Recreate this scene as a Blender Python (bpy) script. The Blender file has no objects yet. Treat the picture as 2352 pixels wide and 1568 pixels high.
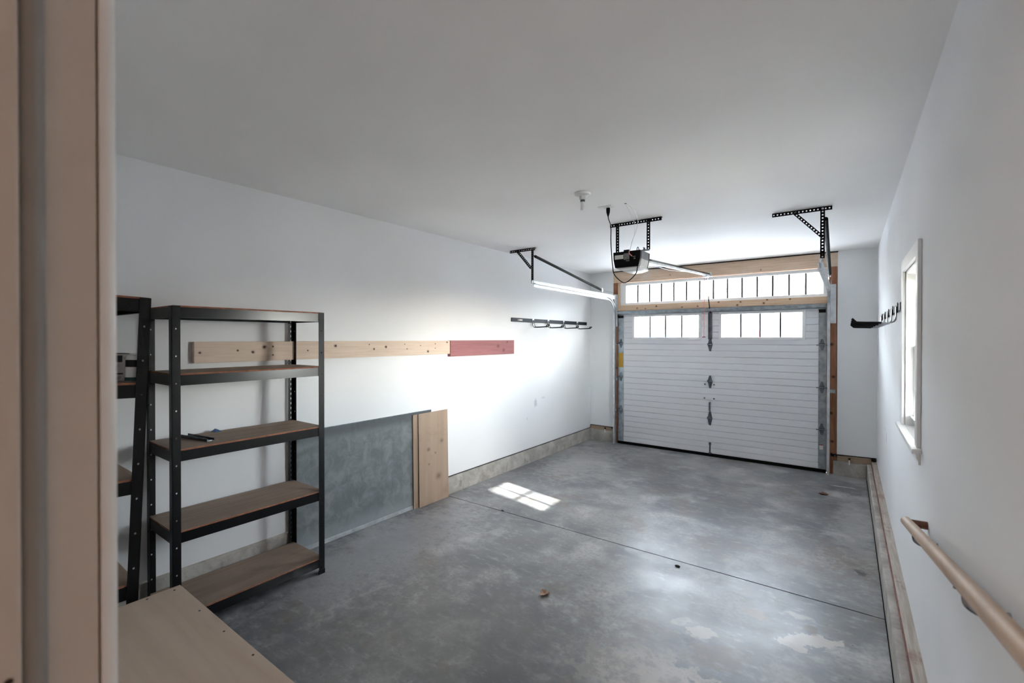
import bpy, bmesh, math, random
from mathutils import Vector, Matrix
random.seed(7)
R = math.radians
SC = bpy.context.scene
COL = SC.collection

# ------------------------------------------------------------------ camera
CAM_H = 1.669
cam_d = bpy.data.cameras.new('camera')
cam_d.sensor_width = 36.0
cam_d.lens = 16.042
cam_d.clip_start = 0.02
cam_d.dof.use_dof = True
cam_d.dof.focus_distance = 4.5
cam_d.dof.aperture_fstop = 3.2
cam = bpy.data.objects.new('camera', cam_d)
COL.objects.link(cam)
_r = Vector((0.805325, 0.592834, 0.000585)); _u = Vector((-0.00424, 0.004773, 0.99998)); _f = Vector((-0.592819, 0.805311, -0.006357))
cam.matrix_world = Matrix(((_r.x, _u.x, -_f.x, 0), (_r.y, _u.y, -_f.y, 0), (_r.z, _u.z, -_f.z, CAM_H), (0, 0, 0, 1)))
SC.camera = cam

# ------------------------------------------------------------------ world, sun, exposure
SUN_DIR = Vector((-1, 0.19, -0.45)).normalized()
world = bpy.data.worlds.new('world'); SC.world = world
world.use_nodes = True
wn = world.node_tree; wn.nodes.clear()
w_out = wn.nodes.new('ShaderNodeOutputWorld'); w_bg = wn.nodes.new('ShaderNodeBackground'); w_sky = wn.nodes.new('ShaderNodeTexSky')
w_sky.sky_type = 'NISHITA'; w_sky.sun_disc = False
w_sky.sun_elevation = math.asin(-SUN_DIR.z); w_sky.sun_rotation = math.atan2(-SUN_DIR.x, -SUN_DIR.y)
w_sky.air_density = 1.0; w_sky.dust_density = 0.6; w_sky.ozone_density = 1.0
w_hsv = wn.nodes.new('ShaderNodeHueSaturation'); w_hsv.inputs['Saturation'].default_value = 0.28
wn.links.new(w_sky.outputs[0], w_hsv.inputs['Color'])
wn.links.new(w_hsv.outputs[0], w_bg.inputs[0]); wn.links.new(w_bg.outputs[0], w_out.inputs[0])
w_bg.inputs[1].default_value = 1.0
sun_d = bpy.data.lights.new('sun', 'SUN'); sun_d.energy = 4.2; sun_d.angle = R(0.6); sun_d.color = (1, 0.95, 0.88)
sun = bpy.data.objects.new('sun', sun_d); COL.objects.link(sun)
sun.rotation_euler = SUN_DIR.to_track_quat('-Z', 'Y').to_euler(); sun.location = (8, -2, 6)
vs = SC.view_settings
vs.view_transform = 'Standard'; vs.look = 'None'; vs.gamma = 1.0; vs.use_curve_mapping = False
vs.exposure = 3.30
SC.cycles.max_bounces = 10; SC.cycles.diffuse_bounces = 7; SC.cycles.glossy_bounces = 3; SC.cycles.transparent_max_bounces = 12
SC.cycles.sample_clamp_indirect = 8.0
SC.cycles.use_adaptive_sampling = True; SC.cycles.adaptive_threshold = 0.02; SC.cycles.adaptive_min_samples = 24
SC.cycles.caustics_reflective = False; SC.cycles.caustics_refractive = False

def portal(name, loc, sx, sy, rot):          # sampling guide for sky light in a real window opening
    d = bpy.data.lights.new(name, 'AREA'); d.shape = 'RECTANGLE'; d.size = sx; d.size_y = sy; d.cycles.is_portal = True
    o = bpy.data.objects.new(name, d); COL.objects.link(o); o.location = loc; o.rotation_euler = rot
YD, XL, XR, ZC = 6.889, -3.446, 0.280, 2.745
portal('sky_portal', (-1.55, YD + 0.12, 2.37), 2.62, 0.30, (R(-90), 0, 0))
portal('sky_portal', (-2.205, YD + 0.06, 1.85), 0.98, 0.36, (R(-90), 0, 0))
portal('sky_portal', (-0.947, YD + 0.06, 1.85), 0.98, 0.36, (R(-90), 0, 0))
portal('sky_portal', (XR + 0.20, 3.285, 1.62), 0.92, 0.62, (0, R(90), 0))

# ------------------------------------------------------------------ helpers: colour, nodes, materials
def lin(r, g=None, b=None):
    if g is None: r, g, b = r
    return tuple((c / 255 / 12.92) if c / 255 <= 0.04045 else ((c / 255 + 0.055) / 1.055) ** 2.4 for c in (r, g, b)) + (1.0,)

class NT:
    def __init__(s, name):
        s.m = bpy.data.materials.new(name); s.m.use_nodes = True
        s.t = s.m.node_tree; s.b = s.t.nodes['Principled BSDF']; s.out = s.t.nodes['Material Output']
        s._co = None
    def n(s, kind, **kw):
        nd = s.t.nodes.new(kind)
        for k, v in kw.items(): setattr(nd, k, v)
        return nd
    def put(s, inp, v):
        if v is None: return
        if hasattr(v, 'is_output'): s.t.links.new(v, inp)
        else: inp.default_value = v
    def math(s, op, a, b=None, c=None, clamp=False):
        nd = s.n('ShaderNodeMath', operation=op, use_clamp=clamp)
        for i, v in enumerate((a, b, c)): s.put(nd.inputs[i], v)
        return nd.outputs[0]
    def co(s):
        if s._co is None: s._co = s.n('ShaderNodeTexCoord').outputs['Object']
        return s._co
    def mapping(s, scale=(1, 1, 1), loc=(0, 0, 0)):
        nd = s.n('ShaderNodeMapping'); s.put(nd.inputs['Vector'], s.co())
        nd.inputs['Scale'].default_value = scale; nd.inputs['Location'].default_value = loc
        return nd.outputs[0]
    def noise(s, scale, detail=4, rough=0.55, vec=None, dist=0.0):
        nd = s.n('ShaderNodeTexNoise'); s.put(nd.inputs['Vector'], vec or s.co())
        nd.inputs['Scale'].default_value = scale; nd.inputs['Detail'].default_value = detail
        nd.inputs['Roughness'].default_value = rough; nd.inputs['Distortion'].default_value = dist
        return nd.outputs[0]
    def ramp(s, v, a, b, lo=0.0, hi=1.0):
        nd = s.n('ShaderNodeMapRange', clamp=True, interpolation_type='SMOOTHSTEP')
        s.put(nd.inputs[0], v)
        for i, x in enumerate((a, b, lo, hi)): nd.inputs[i + 1].default_value = x
        return nd.outputs[0]
    def mix(s, f, a, b):
        nd = s.n('ShaderNodeMix', data_type='RGBA'); s.put(nd.inputs[0], f); s.put(nd.inputs[6], a); s.put(nd.inputs[7], b)
        return nd.outputs[2]
    def sep(s):
        nd = s.n('ShaderNodeSeparateXYZ'); s.put(nd.inputs[0], s.co()); return nd.outputs
    def bump(s, h, strength, dist=0.01):
        nd = s.n('ShaderNodeBump'); nd.inputs['Strength'].default_value = strength; nd.inputs['Distance'].default_value = dist
        s.put(nd.inputs['Height'], h); s.put(s.b.inputs['Normal'], nd.outputs[0])
    def spot(s, plane, ca, cb, ra, rb, rot=0.0, wob=None, amp=0.6, soft=0.25, peak=1.0):
        """soft-edged blotch centred at (ca, cb) in an object-space plane"""
        i, j = {'XY': (0, 1), 'YZ': (1, 2), 'XZ': (0, 2)}[plane]
        nd = s.n('ShaderNodeMapping', vector_type='TEXTURE'); s.put(nd.inputs['Vector'], s.co())
        loc = [0.0] * 3; sc = [1e6] * 3; loc[i], loc[j] = ca, cb; sc[i], sc[j] = ra, rb
        nd.inputs['Location'].default_value = loc; nd.inputs['Scale'].default_value = sc
        if rot: nd.inputs['Rotation'].default_value = (0, 0, rot)
        ln = s.n('ShaderNodeVectorMath', operation='LENGTH'); s.put(ln.inputs[0], nd.outputs[0]); d = ln.outputs['Value']
        if wob is not None: d = s.math('MULTIPLY_ADD', wob, amp * 2, s.math('SUBTRACT', d, amp))
        return s.ramp(d, 1.0 - soft, 1.0 + soft, peak, 0.0)

def mat(name, rgb, rough=0.6, metal=0.0, rgb2=None, scale=8, detail=4, lo=0.35, hi=0.65, bump=0, bscale=120, spec=0.5, stretch=(1, 1, 1), rvar=0):
    k = NT(name)
    k.b.inputs['Roughness'].default_value = rough; k.b.inputs['Metallic'].default_value = metal
    k.b.inputs['Specular IOR Level'].default_value = spec
    if rgb2:
        nz = k.noise(scale, detail, vec=k.mapping(stretch))
        k.put(k.b.inputs['Base Color'], k.mix(k.ramp(nz, lo, hi), lin(rgb), lin(rgb2)))
        if rvar: k.put(k.b.inputs['Roughness'], k.math('MULTIPLY_ADD', nz, rvar, rough - rvar / 2))
    else: k.b.inputs['Base Color'].default_value = lin(rgb)
    if bump: k.bump(k.noise(bscale, 3), bump, 0.004)
    return k.m

def wall_mat(name, rgb, smudges=()):
    k = NT(name); k.b.inputs['Roughness'].default_value = 0.75; k.b.inputs['Specular IOR Level'].default_value = 0.25
    c = k.mix(k.ramp(k.noise(1.3, 1), 0.3, 0.7), lin(rgb), lin(tuple(int(v * 0.985) for v in rgb)))
    if smudges:
        w = k.noise(40, 1)
        for (cy, cz, ry, rz, a) in smudges: c = k.mix(k.spot('YZ', cy, cz, ry, rz, 0, w, 0.7, 0.4, a), c, lin(120, 118, 118))
    k.put(k.b.inputs['Base Color'], c)
    return k.m

def wood_mat(name, rgb, rgb2, axis='Y', knots=(), kcol=(70, 44, 30), rough=0.65, plane='YZ', grain=1.0, stain=None, ksc=1.0):
    k = NT(name); k.b.inputs['Roughness'].default_value = rough; k.b.inputs['Specular IOR Level'].default_value = 0.3
    st = {'X': (0.5, 9, 9), 'Y': (9, 0.5, 9), 'Z': (9, 9, 0.5)}[axis]
    g1 = k.noise(6 * grain, 5, 0.6, k.mapping(st), 0.4)
    g2 = k.noise(1.6, 3)
    c = k.mix(k.ramp(g1, 0.3, 0.72), lin(rgb), lin(rgb2))
    c = k.mix(k.ramp(g2, 0.4, 0.75, 0, 0.35), c, lin(rgb2))
    w = k.noise(60, 2)
    if stain: c = k.mix(k.ramp(k.noise(stain[1], 5, 0.65), stain[2], stain[3], 0, stain[4]), c, lin(stain[0]))
    for (ka, kb, r) in knots:
        r *= ksc
        c = k.mix(k.spot(plane, ka, kb, r * 1.9, r * 1.7, 0, w, 0.3, 0.6), c, lin(tuple(int((p + q) / 2) for p, q in zip(rgb2, kcol))))
        c = k.mix(k.spot(plane, ka, kb, r, r * 0.85, 0, w, 0.3, 0.3), c, lin(kcol))
    k.put(k.b.inputs['Base Color'], c)
    k.bump(g1, 0.12, 0.003)
    return k.m

def glass_mat():
    k = NT('window_glass'); k.t.nodes.remove(k.b)
    tr = k.n('ShaderNodeBsdfTransparent'); gl = k.n('ShaderNodeBsdfGlossy'); gl.inputs['Roughness'].default_value = 0.02
    tr.inputs[0].default_value = (0.95, 0.97, 0.97, 1)
    lw = k.n('ShaderNodeLayerWeight'); lw.inputs[0].default_value = 0.25
    mx = k.n('ShaderNodeMixShader')
    k.t.links.new(k.math('MULTIPLY', lw.outputs['Fresnel'], 0.6), mx.inputs[0]); k.t.links.new(tr.outputs[0], mx.inputs[1]); k.t.links.new(gl.outputs[0], mx.inputs[2])
    k.t.links.new(mx.outputs[0], k.out.inputs[0])
    return k.m

def floor_mat():
    k = NT('garage_concrete')
    big = k.noise(0.9, 3, 0.6); mid = k.noise(2.6, 4, 0.62); fine = k.noise(38, 2, 0.6); wob = k.ramp(k.noise(11.0, 4, 0.7), 0.28, 0.72)
    c = k.mix(k.ramp(big, 0.38, 0.62), lin(112, 115, 119), lin(158, 158, 157))
    c = k.mix(k.ramp(mid, 0.48, 0.68, 0, 0.85), c, lin(188, 188, 187))
    c = k.mix(k.ramp(k.noise(1.6, 3, 0.55), 0.34, 0.56, 0.75, 0), c, lin(100, 102, 107))
    c = k.mix(k.ramp(k.noise(2.1, 3, 0.6, k.mapping((1, 1, 1), (4, 2, 0))), 0.52, 0.70, 0, 0.6), c, lin(128, 116, 105))
    c = k.mix(k.ramp(k.noise(9, 4, 0.7, k.mapping((1, 2.2, 1))), 0.50, 0.72, 0, 0.5), c, lin(182, 183, 184))
    c = k.mix(k.ramp(fine, 0.35, 0.7, 0, 0.35), c, lin(112, 112, 113))
    specks = k.ramp(k.noise(26, 2, 0.5), 0.24, 0.30, 0.55, 0.0)
    c = k.mix(specks, c, lin(74, 72, 70))
    # darker band down the middle, pale scuffs by the walls
    pale = (190, 184, 177); brown = (104, 84, 66)
    for (cx, cy, rx, ry, rot, colr, a, soft, amp) in (
        (-0.666, 2.72, 0.075, 0.06, 0.3, pale, 0.85, 0.12, 0.35), (-0.80, 2.74, 0.07, 0.03, 0.9, pale, 0.5, 0.2, 0.6),
        (-0.15, 3.0, 0.14, 0.06, 0.5, pale, 0.9, 0.12, 0.5), (-0.24, 2.9, 0.07, 0.04, 0, pale, 0.8, 0.12, 0.5),
        (-0.82, 2.20, 0.34, 0.20, 0.2, pale, 0.8, 0.2, 0.45), (-0.60, 2.08, 0.22, 0.14, 0, pale, 0.8, 0.2, 0.4),
        (-0.442, 3.10, 0.06, 0.05, 0, (176, 160, 146), 0.6, 0.3, 0.4), (-0.233, 3.23, 0.06, 0.035, 0, pale, 0.5, 0.3, 0.5),
        (0.02, 4.25, 0.16, 0.28, 0.4, brown, 0.55, 0.5, 0.7), (0.075, 4.09, 0.04, 0.05, 0.3, (44, 36, 28), 0.9, 0.3, 0.6),
        (-0.54, 2.56, 0.12, 0.09, 0.2, brown, 0.6, 0.5, 0.7), (-0.17, 3.12, 0.03, 0.05, 0, brown, 0.7, 0.4, 0.5),
        (0.05, 5.0, 0.12, 0.7, 0, (172, 172, 170), 0.5, 0.6, 0.8), (-3.0, 2.4, 0.35, 0.9, 0, (168, 170, 174), 0.55, 0.6, 0.8),
        (-2.9, 5.6, 0.35, 0.8, 0, (176, 176, 174), 0.5, 0.6, 0.8),
        (-1.7, 2.0, 0.8, 0.5, 0.3, (104, 103, 104), 0.5, 0.6, 0.8), (-0.05, 6.35, 0.10, 0.02, 0, (205, 203, 198), 0.8, 0.4, 0.6),
        (-3.16, 6.7, 0.04, 0.02, 0, (200, 198, 194), 0.8, 0.4, 0.5)):
        c = k.mix(k.spot('XY', cx, cy, rx, ry, rot, wob, amp, soft, a), c, lin(colr))
    k.put(k.b.inputs['Base Color'], c)
    k.put(k.b.inputs['Roughness'], k.ramp(mid, 0.3, 0.7, 0.29, 0.42))
    k.b.inputs['Specular IOR Level'].default_value = 0.55
    k.bump(fine, 0.05, 0.006)
    return k.m

def rough_concrete(name, a, b, dark=None, scale=6, bump=0.3, streak=False, rough=0.85, bands=()):
    k = NT(name); k.b.inputs['Roughness'].default_value = rough; k.b.inputs['Specular IOR Level'].default_value = 0.3
    n1 = k.noise(scale, 6, 0.65, dist=0.5); n2 = k.noise(scale * 9, 4, 0.6)
    c = k.mix(k.ramp(n1, 0.35, 0.68), lin(a), lin(b))
    if dark:
        v = k.mapping((1, 1, 0.35)) if streak else None
        c = k.mix(k.ramp(k.noise(scale * 1.7, 5, 0.7, v), 0.52, 0.75, 0, 0.6), c, lin(dark))
    c = k.mix(k.ramp(n2, 0.55, 0.8, 0, 0.4), c, lin(tuple(int(v * 0.7) for v in a)))
    if bands:
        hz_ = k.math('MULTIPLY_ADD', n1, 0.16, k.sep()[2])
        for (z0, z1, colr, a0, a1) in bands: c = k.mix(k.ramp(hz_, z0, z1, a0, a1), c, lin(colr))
    k.put(k.b.inputs['Base Color'], c); k.bump(k.math('ADD', n1, n2), bump, 0.005)
    return k.m

M = {}
M['wall'] = wall_mat('white_wall_paint', (235, 236, 238), ((5.226, 0.788, 0.035, 0.05, 0.35), (5.42, 0.84, 0.05, 0.012, 0.2), (5.02, 0.60, 0.012, 0.02, 0.2), (1.33, 0.47, 0.006, 0.06, 0.3)))
M['wall_front'] = wall_mat('white_wall_paint_front', (240, 242, 243))
M['ceiling'] = wall_mat('ceiling_paint', (249, 248, 247))
M['floor'] = floor_mat()
M['curb'] = rough_concrete('curb_concrete', (164, 159, 152), (194, 190, 183), (128, 122, 116), 5, 0.5)
M['black_gap'] = mat('black_joint', (26, 25, 25), 0.9)
M['glass'] = glass_mat()
M['trim_white'] = mat('white_trim_paint', (236, 236, 236), 0.35, spec=0.5)
M['jamb'] = mat('door_jamb_paint', (212, 208, 204), 0.45, rgb2=(207, 203, 199), scale=3)
M['weather'] = mat('grey_weatherstrip', (150, 152, 152), 0.6)
M['vinyl'] = mat('white_vinyl', (240, 242, 243), 0.3)
M['door_steel'] = mat('white_embossed_steel', (226, 227, 231), 0.42, bump=0.06, bscale=260)
M['galv'] = mat('galvanised_steel', (176, 186, 192), 0.34, 0.85, rgb2=(142, 152, 160), scale=14, lo=0.3, hi=0.7)
M['galv_light'] = mat('bright_galvanised_steel', (222, 226, 230), 0.38, 0.6, rgb2=(196, 202, 206), scale=10)
M['steel_dark'] = mat('dull_hinge_steel', (118, 126, 134), 0.4, 0.8, rgb2=(92, 100, 108), scale=20)
M['black_paint'] = mat('black_hammered_paint', (9, 9, 10), 0.36, 0.0, spec=0.3, rgb2=(15, 16, 17), scale=90, bump=0.25, bscale=260)
M['black_gloss'] = mat('black_smooth_paint', (8, 9, 11), 0.25, spec=0.45)
M['black_bar'] = mat('black_perforated_steel', (5, 5, 6), 0.45, spec=0.2)
M['black_rubber'] = mat('black_rubber', (6, 6, 7), 0.6, spec=0.2)
M['black_plastic'] = mat('black_plastic', (7, 7, 8), 0.4, spec=0.25)
M['muntin_grey'] = mat('dark_grey_grille', (62, 64, 68), 0.6)
M['chrome'] = mat('zinc_plated_steel', (170, 172, 178), 0.22, 0.95)
M['fibre'] = wood_mat('fibreboard', (158, 139, 123), (140, 121, 106), 'Y', plane='XY', grain=0.5, stain=((108, 94, 82), 5, 0.55, 0.78, 0.5))
M['fibre_edge'] = mat('fibreboard_edge', (164, 108, 80), 0.8, rgb2=(138, 88, 66), scale=30)
M['ply'] = wood_mat('landing_plywood', (198, 180, 163), (188, 169, 152), 'X', plane='XY', grain=0.35, stain=((166, 148, 132), 2.2, 0.5, 0.8, 0.35))
M['rail_wood'] = wood_mat('handrail_wood', (196, 168, 142), (176, 146, 120), 'Y', plane='YZ', grain=1.2, rough=0.42)
M['rail_end'] = mat('stained_wood', (120, 76, 50), 0.5, rgb2=(96, 58, 38), scale=40)
M['header'] = wood_mat('header_lumber', (222, 200, 178), (204, 176, 150), 'X', plane='XZ', stain=((212, 204, 196), 3.0, 0.5, 0.72, 0.75), knots=((0.9, 0.06, 0.006), (2.1, 0.03, 0.006)), kcol=(140, 104, 80))
M['beam'] = wood_mat('cross_lumber', (222, 196, 168), (206, 174, 144), 'X', plane='XZ', knots=((0.32, 0.03, 0.012), (0.62, 0.05, 0.014), (1.0, 0.02, 0.012), (1.22, 0.025, 0.012), (1.5, 0.07, 0.012), (1.74, 0.02, 0.014), (1.78, 0.06, 0.012), (2.06, 0.03, 0.014), (2.1, 0.075, 0.012), (2.36, 0.07, 0.012), (0.45, 0.02, 0.01)), kcol=(104, 66, 46), ksc=0.6)
M['stud'] = wood_mat('stud_lumber', (160, 112, 84), (126, 82, 60), 'Z', plane='XZ', knots=((0.03, 0.75, 0.01), (0.05, 1.2, 0.01), (0.03, 1.6, 0.012), (0.04, 0.4, 0.01)))
M['plate'] = wood_mat('sill_plate_lumber', (196, 188, 178), (164, 152, 140), 'Y', plane='YZ', stain=((128, 78, 62), 6.0, 0.52, 0.70, 0.5))
M['plate_front'] = wood_mat('sill_plate_front_lumber', (180, 158, 134), (150, 128, 106), 'X', plane='XZ')
M['red_edge'] = mat('red_stained_lumber', (150, 108, 96), 0.8, rgb2=(122, 84, 74), scale=10)
KN = [(-1, 0.10, 0.007), (0.10, 0.095, 0.006)]

# ------------------------------------------------------------------ helpers: meshes and objects
class MB:
    """collects shapes; build() links them as ONE mesh object"""
    def __init__(s): s.v = []; s.f = []; s.mi = []
    def add(s, vs_, fs, mi=0):
        o = len(s.v); s.v += [tuple(p) for p in vs_]; s.f += [tuple(i + o for i in f) for f in fs]; s.mi += [mi] * len(fs); return s
    def box(s, a, b, mi=0):
        (x0, y0, z0), (x1, y1, z1) = a, b
        x0, x1 = min(x0, x1), max(x0, x1); y0, y1 = min(y0, y1), max(y0, y1); z0, z1 = min(z0, z1), max(z0, z1)
        return s.add([(x0, y0, z0), (x1, y0, z0), (x1, y1, z0), (x0, y1, z0), (x0, y0, z1), (x1, y0, z1), (x1, y1, z1), (x0, y1, z1)],
                     [(0, 3, 2, 1), (4, 5, 6, 7), (0, 1, 5, 4), (1, 2, 6, 5), (2, 3, 7, 6), (3, 0, 4, 7)], mi)
    def prism(s, poly, vec, mi=0):
        """planar polygon (list of 3D points) swept by a vector"""
        n = len(poly); vec = Vector(vec)
        vs_ = [Vector(p) for p in poly]; vs_ += [p + vec for p in vs_[:n]]
        return s.add(vs_, [tuple(range(n))[::-1], tuple(range(n, 2 * n))] + [(i, (i + 1) % n, n + (i + 1) % n, n + i) for i in range(n)], mi)
    def tube(s, pts, r, seg=8, mi=0, caps=True):
        pts = [Vector(p) for p in pts]; n = len(pts)
        rr = r if isinstance(r, (list, tuple)) else [r] * n
        t0 = (pts[1] - pts[0]).normalized(); ref = Vector((0, 0, 1)) if abs(t0.z) < 0.9 else Vector((1, 0, 0))
        a = t0.cross(ref).normalized(); vs_ = []
        for i, p in enumerate(pts):
            t = (pts[min(i + 1, n - 1)] - pts[max(i - 1, 0)]).normalized()
            a = (a - t * a.dot(t)).normalized(); b = t.cross(a)
            for j in range(seg):
                th = 2 * math.pi * j / seg; vs_.append(p + (a * math.cos(th) + b * math.sin(th)) * rr[i])
        fs = [(i * seg + j, i * seg + (j + 1) % seg, (i + 1) * seg + (j + 1) % seg, (i + 1) * seg + j) for i in range(n - 1) for j in range(seg)]
        if caps: fs += [tuple(range(seg))[::-1], tuple((n - 1) * seg + j for j in range(seg))]
        return s.add(vs_, fs, mi)
    def lathe(s, prof, c=(0, 0, 0), seg=24, mi=0, axis='Z'):
        vs_ = []
        for (r, h) in prof:
            for j in range(seg):
                th = 2 * math.pi * j / seg; p = (r * math.cos(th), r * math.sin(th), h)
                if axis == 'X': p = (p[2], p[0], p[1])
                if axis == 'Y': p = (p[0], p[2], p[1])
                vs_.append((p[0] + c[0], p[1] + c[1], p[2] + c[2]))
        n = len(prof)
        fs = [(i * seg + j, i * seg + (j + 1) % seg, (i + 1) * seg + (j + 1) % seg, (i + 1) * seg + j) for i in range(n - 1) for j in range(seg)]
        fs += [tuple(range(seg))[::-1], tuple((n - 1) * seg + j for j in range(seg))]
        return s.add(vs_, fs, mi)
    def sweep(s, prof, pts, side, mi=0):
        """open profile [(a,b)] swept along pts; a goes along 'side', b along side x tangent; gets thickness by a doubled outline"""
        side = Vector(side).normalized(); pts = [Vector(p) for p in pts]; n = len(pts); m = len(prof); vs_ = []
        for i, p in enumerate(pts):
            t = (pts[min(i + 1, n - 1)] - pts[max(i - 1, 0)]).normalized(); b = side.cross(t).normalized()
            for (pa, pb) in prof: vs_.append(p + side * pa + b * pb)
        fs = [(i * m + j, i * m + (j + 1) % m, (i + 1) * m + (j + 1) % m, (i + 1) * m + j) for i in range(n - 1) for j in range(m)]
        fs += [tuple(range(m))[::-1], tuple((n - 1) * m + j for j in range(m))]
        return s.add(vs_, fs, mi)
    def perf(s, o, U, W, L, w, t, pitch, hu, hw, first=None, mi=0, wc=0.5):
        """perforated strip: origin o, length L along U, width w along W, thickness t along U x W, holes every pitch"""
        o = Vector(o); U = Vector(U).normalized(); W = Vector(W).normalized(); N = U.cross(W) * t
        first = pitch / 2 if first is None else first
        cs = []; c = first
        while c + hu < L - 0.002: cs.append(c); c += pitch
        def quad(u0, u1):
            a, b, c_, d = o + U * u0, o + U * u1, o + U * u1 + W * w, o + U * u0 + W * w
            s.add([a, b, c_, d, a + N, b + N, c_ + N, d + N], [(3, 2, 1, 0), (4, 5, 6, 7), (0, 1, 5, 4), (2, 3, 7, 6)], mi)
        prev = 0.0; half = min(pitch * 0.5, hu * 1.6)
        for c in cs:
            u0, u1 = max(prev, c - half), min(L, c + half)
            if u0 > prev + 1e-5: quad(prev, u0)
            wm = w * wc
            outer = [(u0, 0), (c, 0), (u1, 0), (u1, wm), (u1, w), (c, w), (u0, w), (u0, wm)]
            inner = [(c - .7 * hu, wm - .7 * hw), (c, wm - hw), (c + .7 * hu, wm - .7 * hw), (c + hu, wm), (c + .7 * hu, wm + .7 * hw), (c, wm + hw), (c - .7 * hu, wm + .7 * hw), (c - hu, wm)]
            P = [o + U * a + W * b for a, b in outer] + [o + U * a + W * b for a, b in inner]
            P += [p + N for p in P]
            fs = []
            for i in range(8):
                j = (i + 1) % 8
                fs.append((i, 8 + i, 8 + j, j)); fs.append((16 + i, 16 + j, 24 + j, 24 + i)); fs.append((8 + i, 24 + i, 24 + j, 8 + j))
            fs += [(0, 1, 17, 16), (1, 2, 18, 17), (4, 5, 21, 20), (5, 6, 22, 21)]
            s.add(P, fs, mi); prev = u1
        if prev < L - 1e-5: quad(prev, L)
        a, d = o, o + W * w; s.add([a, d, d + N, a + N], [(0, 1, 2, 3)], mi)
        a, d = o + U * L, o + U * L + W * w; s.add([a, d, d + N, a + N], [(3, 2, 1, 0)], mi)
        return s
    def build(s, name, material, parent=None, loc=(0, 0, 0), bevel=0.0, smooth=False, wld=None):
        """verts are in the parent's local frame (or world when no parent); loc shifts the origin"""
        me = bpy.data.meshes.new(name); L = Vector(loc)
        me.from_pydata([tuple(Vector(p) - L) for p in s.v], [], s.f)
        for mm in (material if isinstance(material, (list, tuple)) else [material]): me.materials.append(M[mm] if isinstance(mm, str) else mm)
        if isinstance(material, (list, tuple)): me.polygons.foreach_set('material_index', s.mi)
        bm = bmesh.new(); bm.from_mesh(me); bmesh.ops.recalc_face_normals(bm, faces=bm.faces)
        if bevel:
            bmesh.ops.bevel(bm, geom=[e for e in bm.edges if e.is_manifold and e.calc_face_angle(0) > 0.5], offset=bevel, segments=2, affect='EDGES', profile=0.6)
        bm.to_mesh(me); bm.free()
        if smooth:
            me.polygons.foreach_set('use_smooth', [True] * len(me.polygons)); me.set_sharp_from_angle(angle=R(40))
        me.update()
        o = bpy.data.objects.new(name, me); COL.objects.link(o); o.location = L
        if parent is not None: o.parent = parent
        return o

def tag(o, label=None, cat=None, group=None, kind=None):
    if label: o['label'] = label
    if cat: o['category'] = cat
    if group: o['group'] = group
    if kind: o['kind'] = kind
    return o
def thing(name, label, cat, loc=(0, 0, 0), rot=(0, 0, 0), group=None, kind=None):
    o = bpy.data.objects.new(name, None); COL.objects.link(o); o.location = loc; o.rotation_euler = rot; o.empty_display_size = 0.1
    return tag(o, label, cat, group, kind)
def copy_tree(o, parent=None):
    c = o.copy(); COL.objects.link(c); c.parent = parent
    for ch in o.children: copy_tree(ch, c)
    return c
def B(a, b): return MB().box(a, b)
def smooth_path(pts, n=6):
    pts = [Vector(p) for p in pts]; out = []
    for i in range(len(pts) - 1):
        p0, p1, p2, p3 = pts[max(i - 1, 0)], pts[i], pts[i + 1], pts[min(i + 2, len(pts) - 1)]
        for k in range(n):
            t = k / n
            out.append(0.5 * ((2 * p1) + (p2 - p0) * t + (2 * p0 - 5 * p1 + 4 * p2 - p3) * t * t + (3 * p1 - p0 - 3 * p2 + p3) * t ** 3))
    return out + [pts[-1]]

# ================================================================== THE SETTING
YB = 0.155                    # garage face of the wall with the house door
# floor: dark bed with two cast slabs and a tooled joint between them
fl = tag(B((XL - 0.2, YB - 0.14, -0.14), (XR + 0.2, YD + 0.02, -0.012)).build('floor', 'black_gap'), 'grey concrete garage floor cast in slabs', 'floor', kind='structure')
B((XL, YB, -0.10), (0.184, 3.488, 0.0)).build('concrete_slab', 'floor', fl)
B((XL, 3.498, -0.10), (0.184, YD + 0.02, 0.0)).build('concrete_slab', 'floor', fl)
tag(B((XL - 0.2, YB - 0.14, ZC), (XR + 0.2, YD + 0.2, ZC + 0.2)).build('ceiling', 'ceiling'), 'plain white painted drywall ceiling', 'ceiling', kind='structure')
tag(B((XL - 0.16, YB - 0.14, 0.192), (XL, YD + 0.16, ZC)).build('wall_left', 'wall'), 'long white wall behind the black shelving and lumber', 'wall', kind='structure')
# right wall with its window opening
WY0, WY1, WZ0, WZ1 = 2.945, 3.62, 1.145, 2.072
w = MB()
for (y0, y1, z0, z1) in ((YB - 0.14, WY0, 0.205, ZC), (WY1, YD + 0.16, 0.205, ZC), (WY0, WY1, 0.205, WZ0), (WY0, WY1, WZ1, ZC)):
    w.box((XR, y0, z0), (XR + 0.16, y1, z1))
w.box((XR + 0.161, YB - 0.14, -0.1), (XR + 0.18, YD + 0.16, WZ0 + 0.01))
tag(w.build('wall_right', 'wall'), 'white wall with the narrow window and wooden handrail', 'wall', kind='structure')
# wall around the garage door
w = MB()
w.box((XL, YD, 0.245), (-3.0425, YD + 0.16, ZC)).box((-0.1045, YD, 0.25), (XR, YD + 0.16, ZC))
w.box((XL - 0.2, YD + 0.161, -0.1), (-2.99, YD + 0.18, ZC + 0.2)).box((-0.17, YD + 0.161, -0.1), (XR + 0.2, YD + 0.18, ZC + 0.2)).box((-2.99, YD + 0.161, 2.54), (-0.17, YD + 0.18, ZC + 0.2))   # outer sheathing
tag(w.build('wall_front', 'wall_front'), 'pale wall beside the garage door', 'wall', kind='structure')
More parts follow.
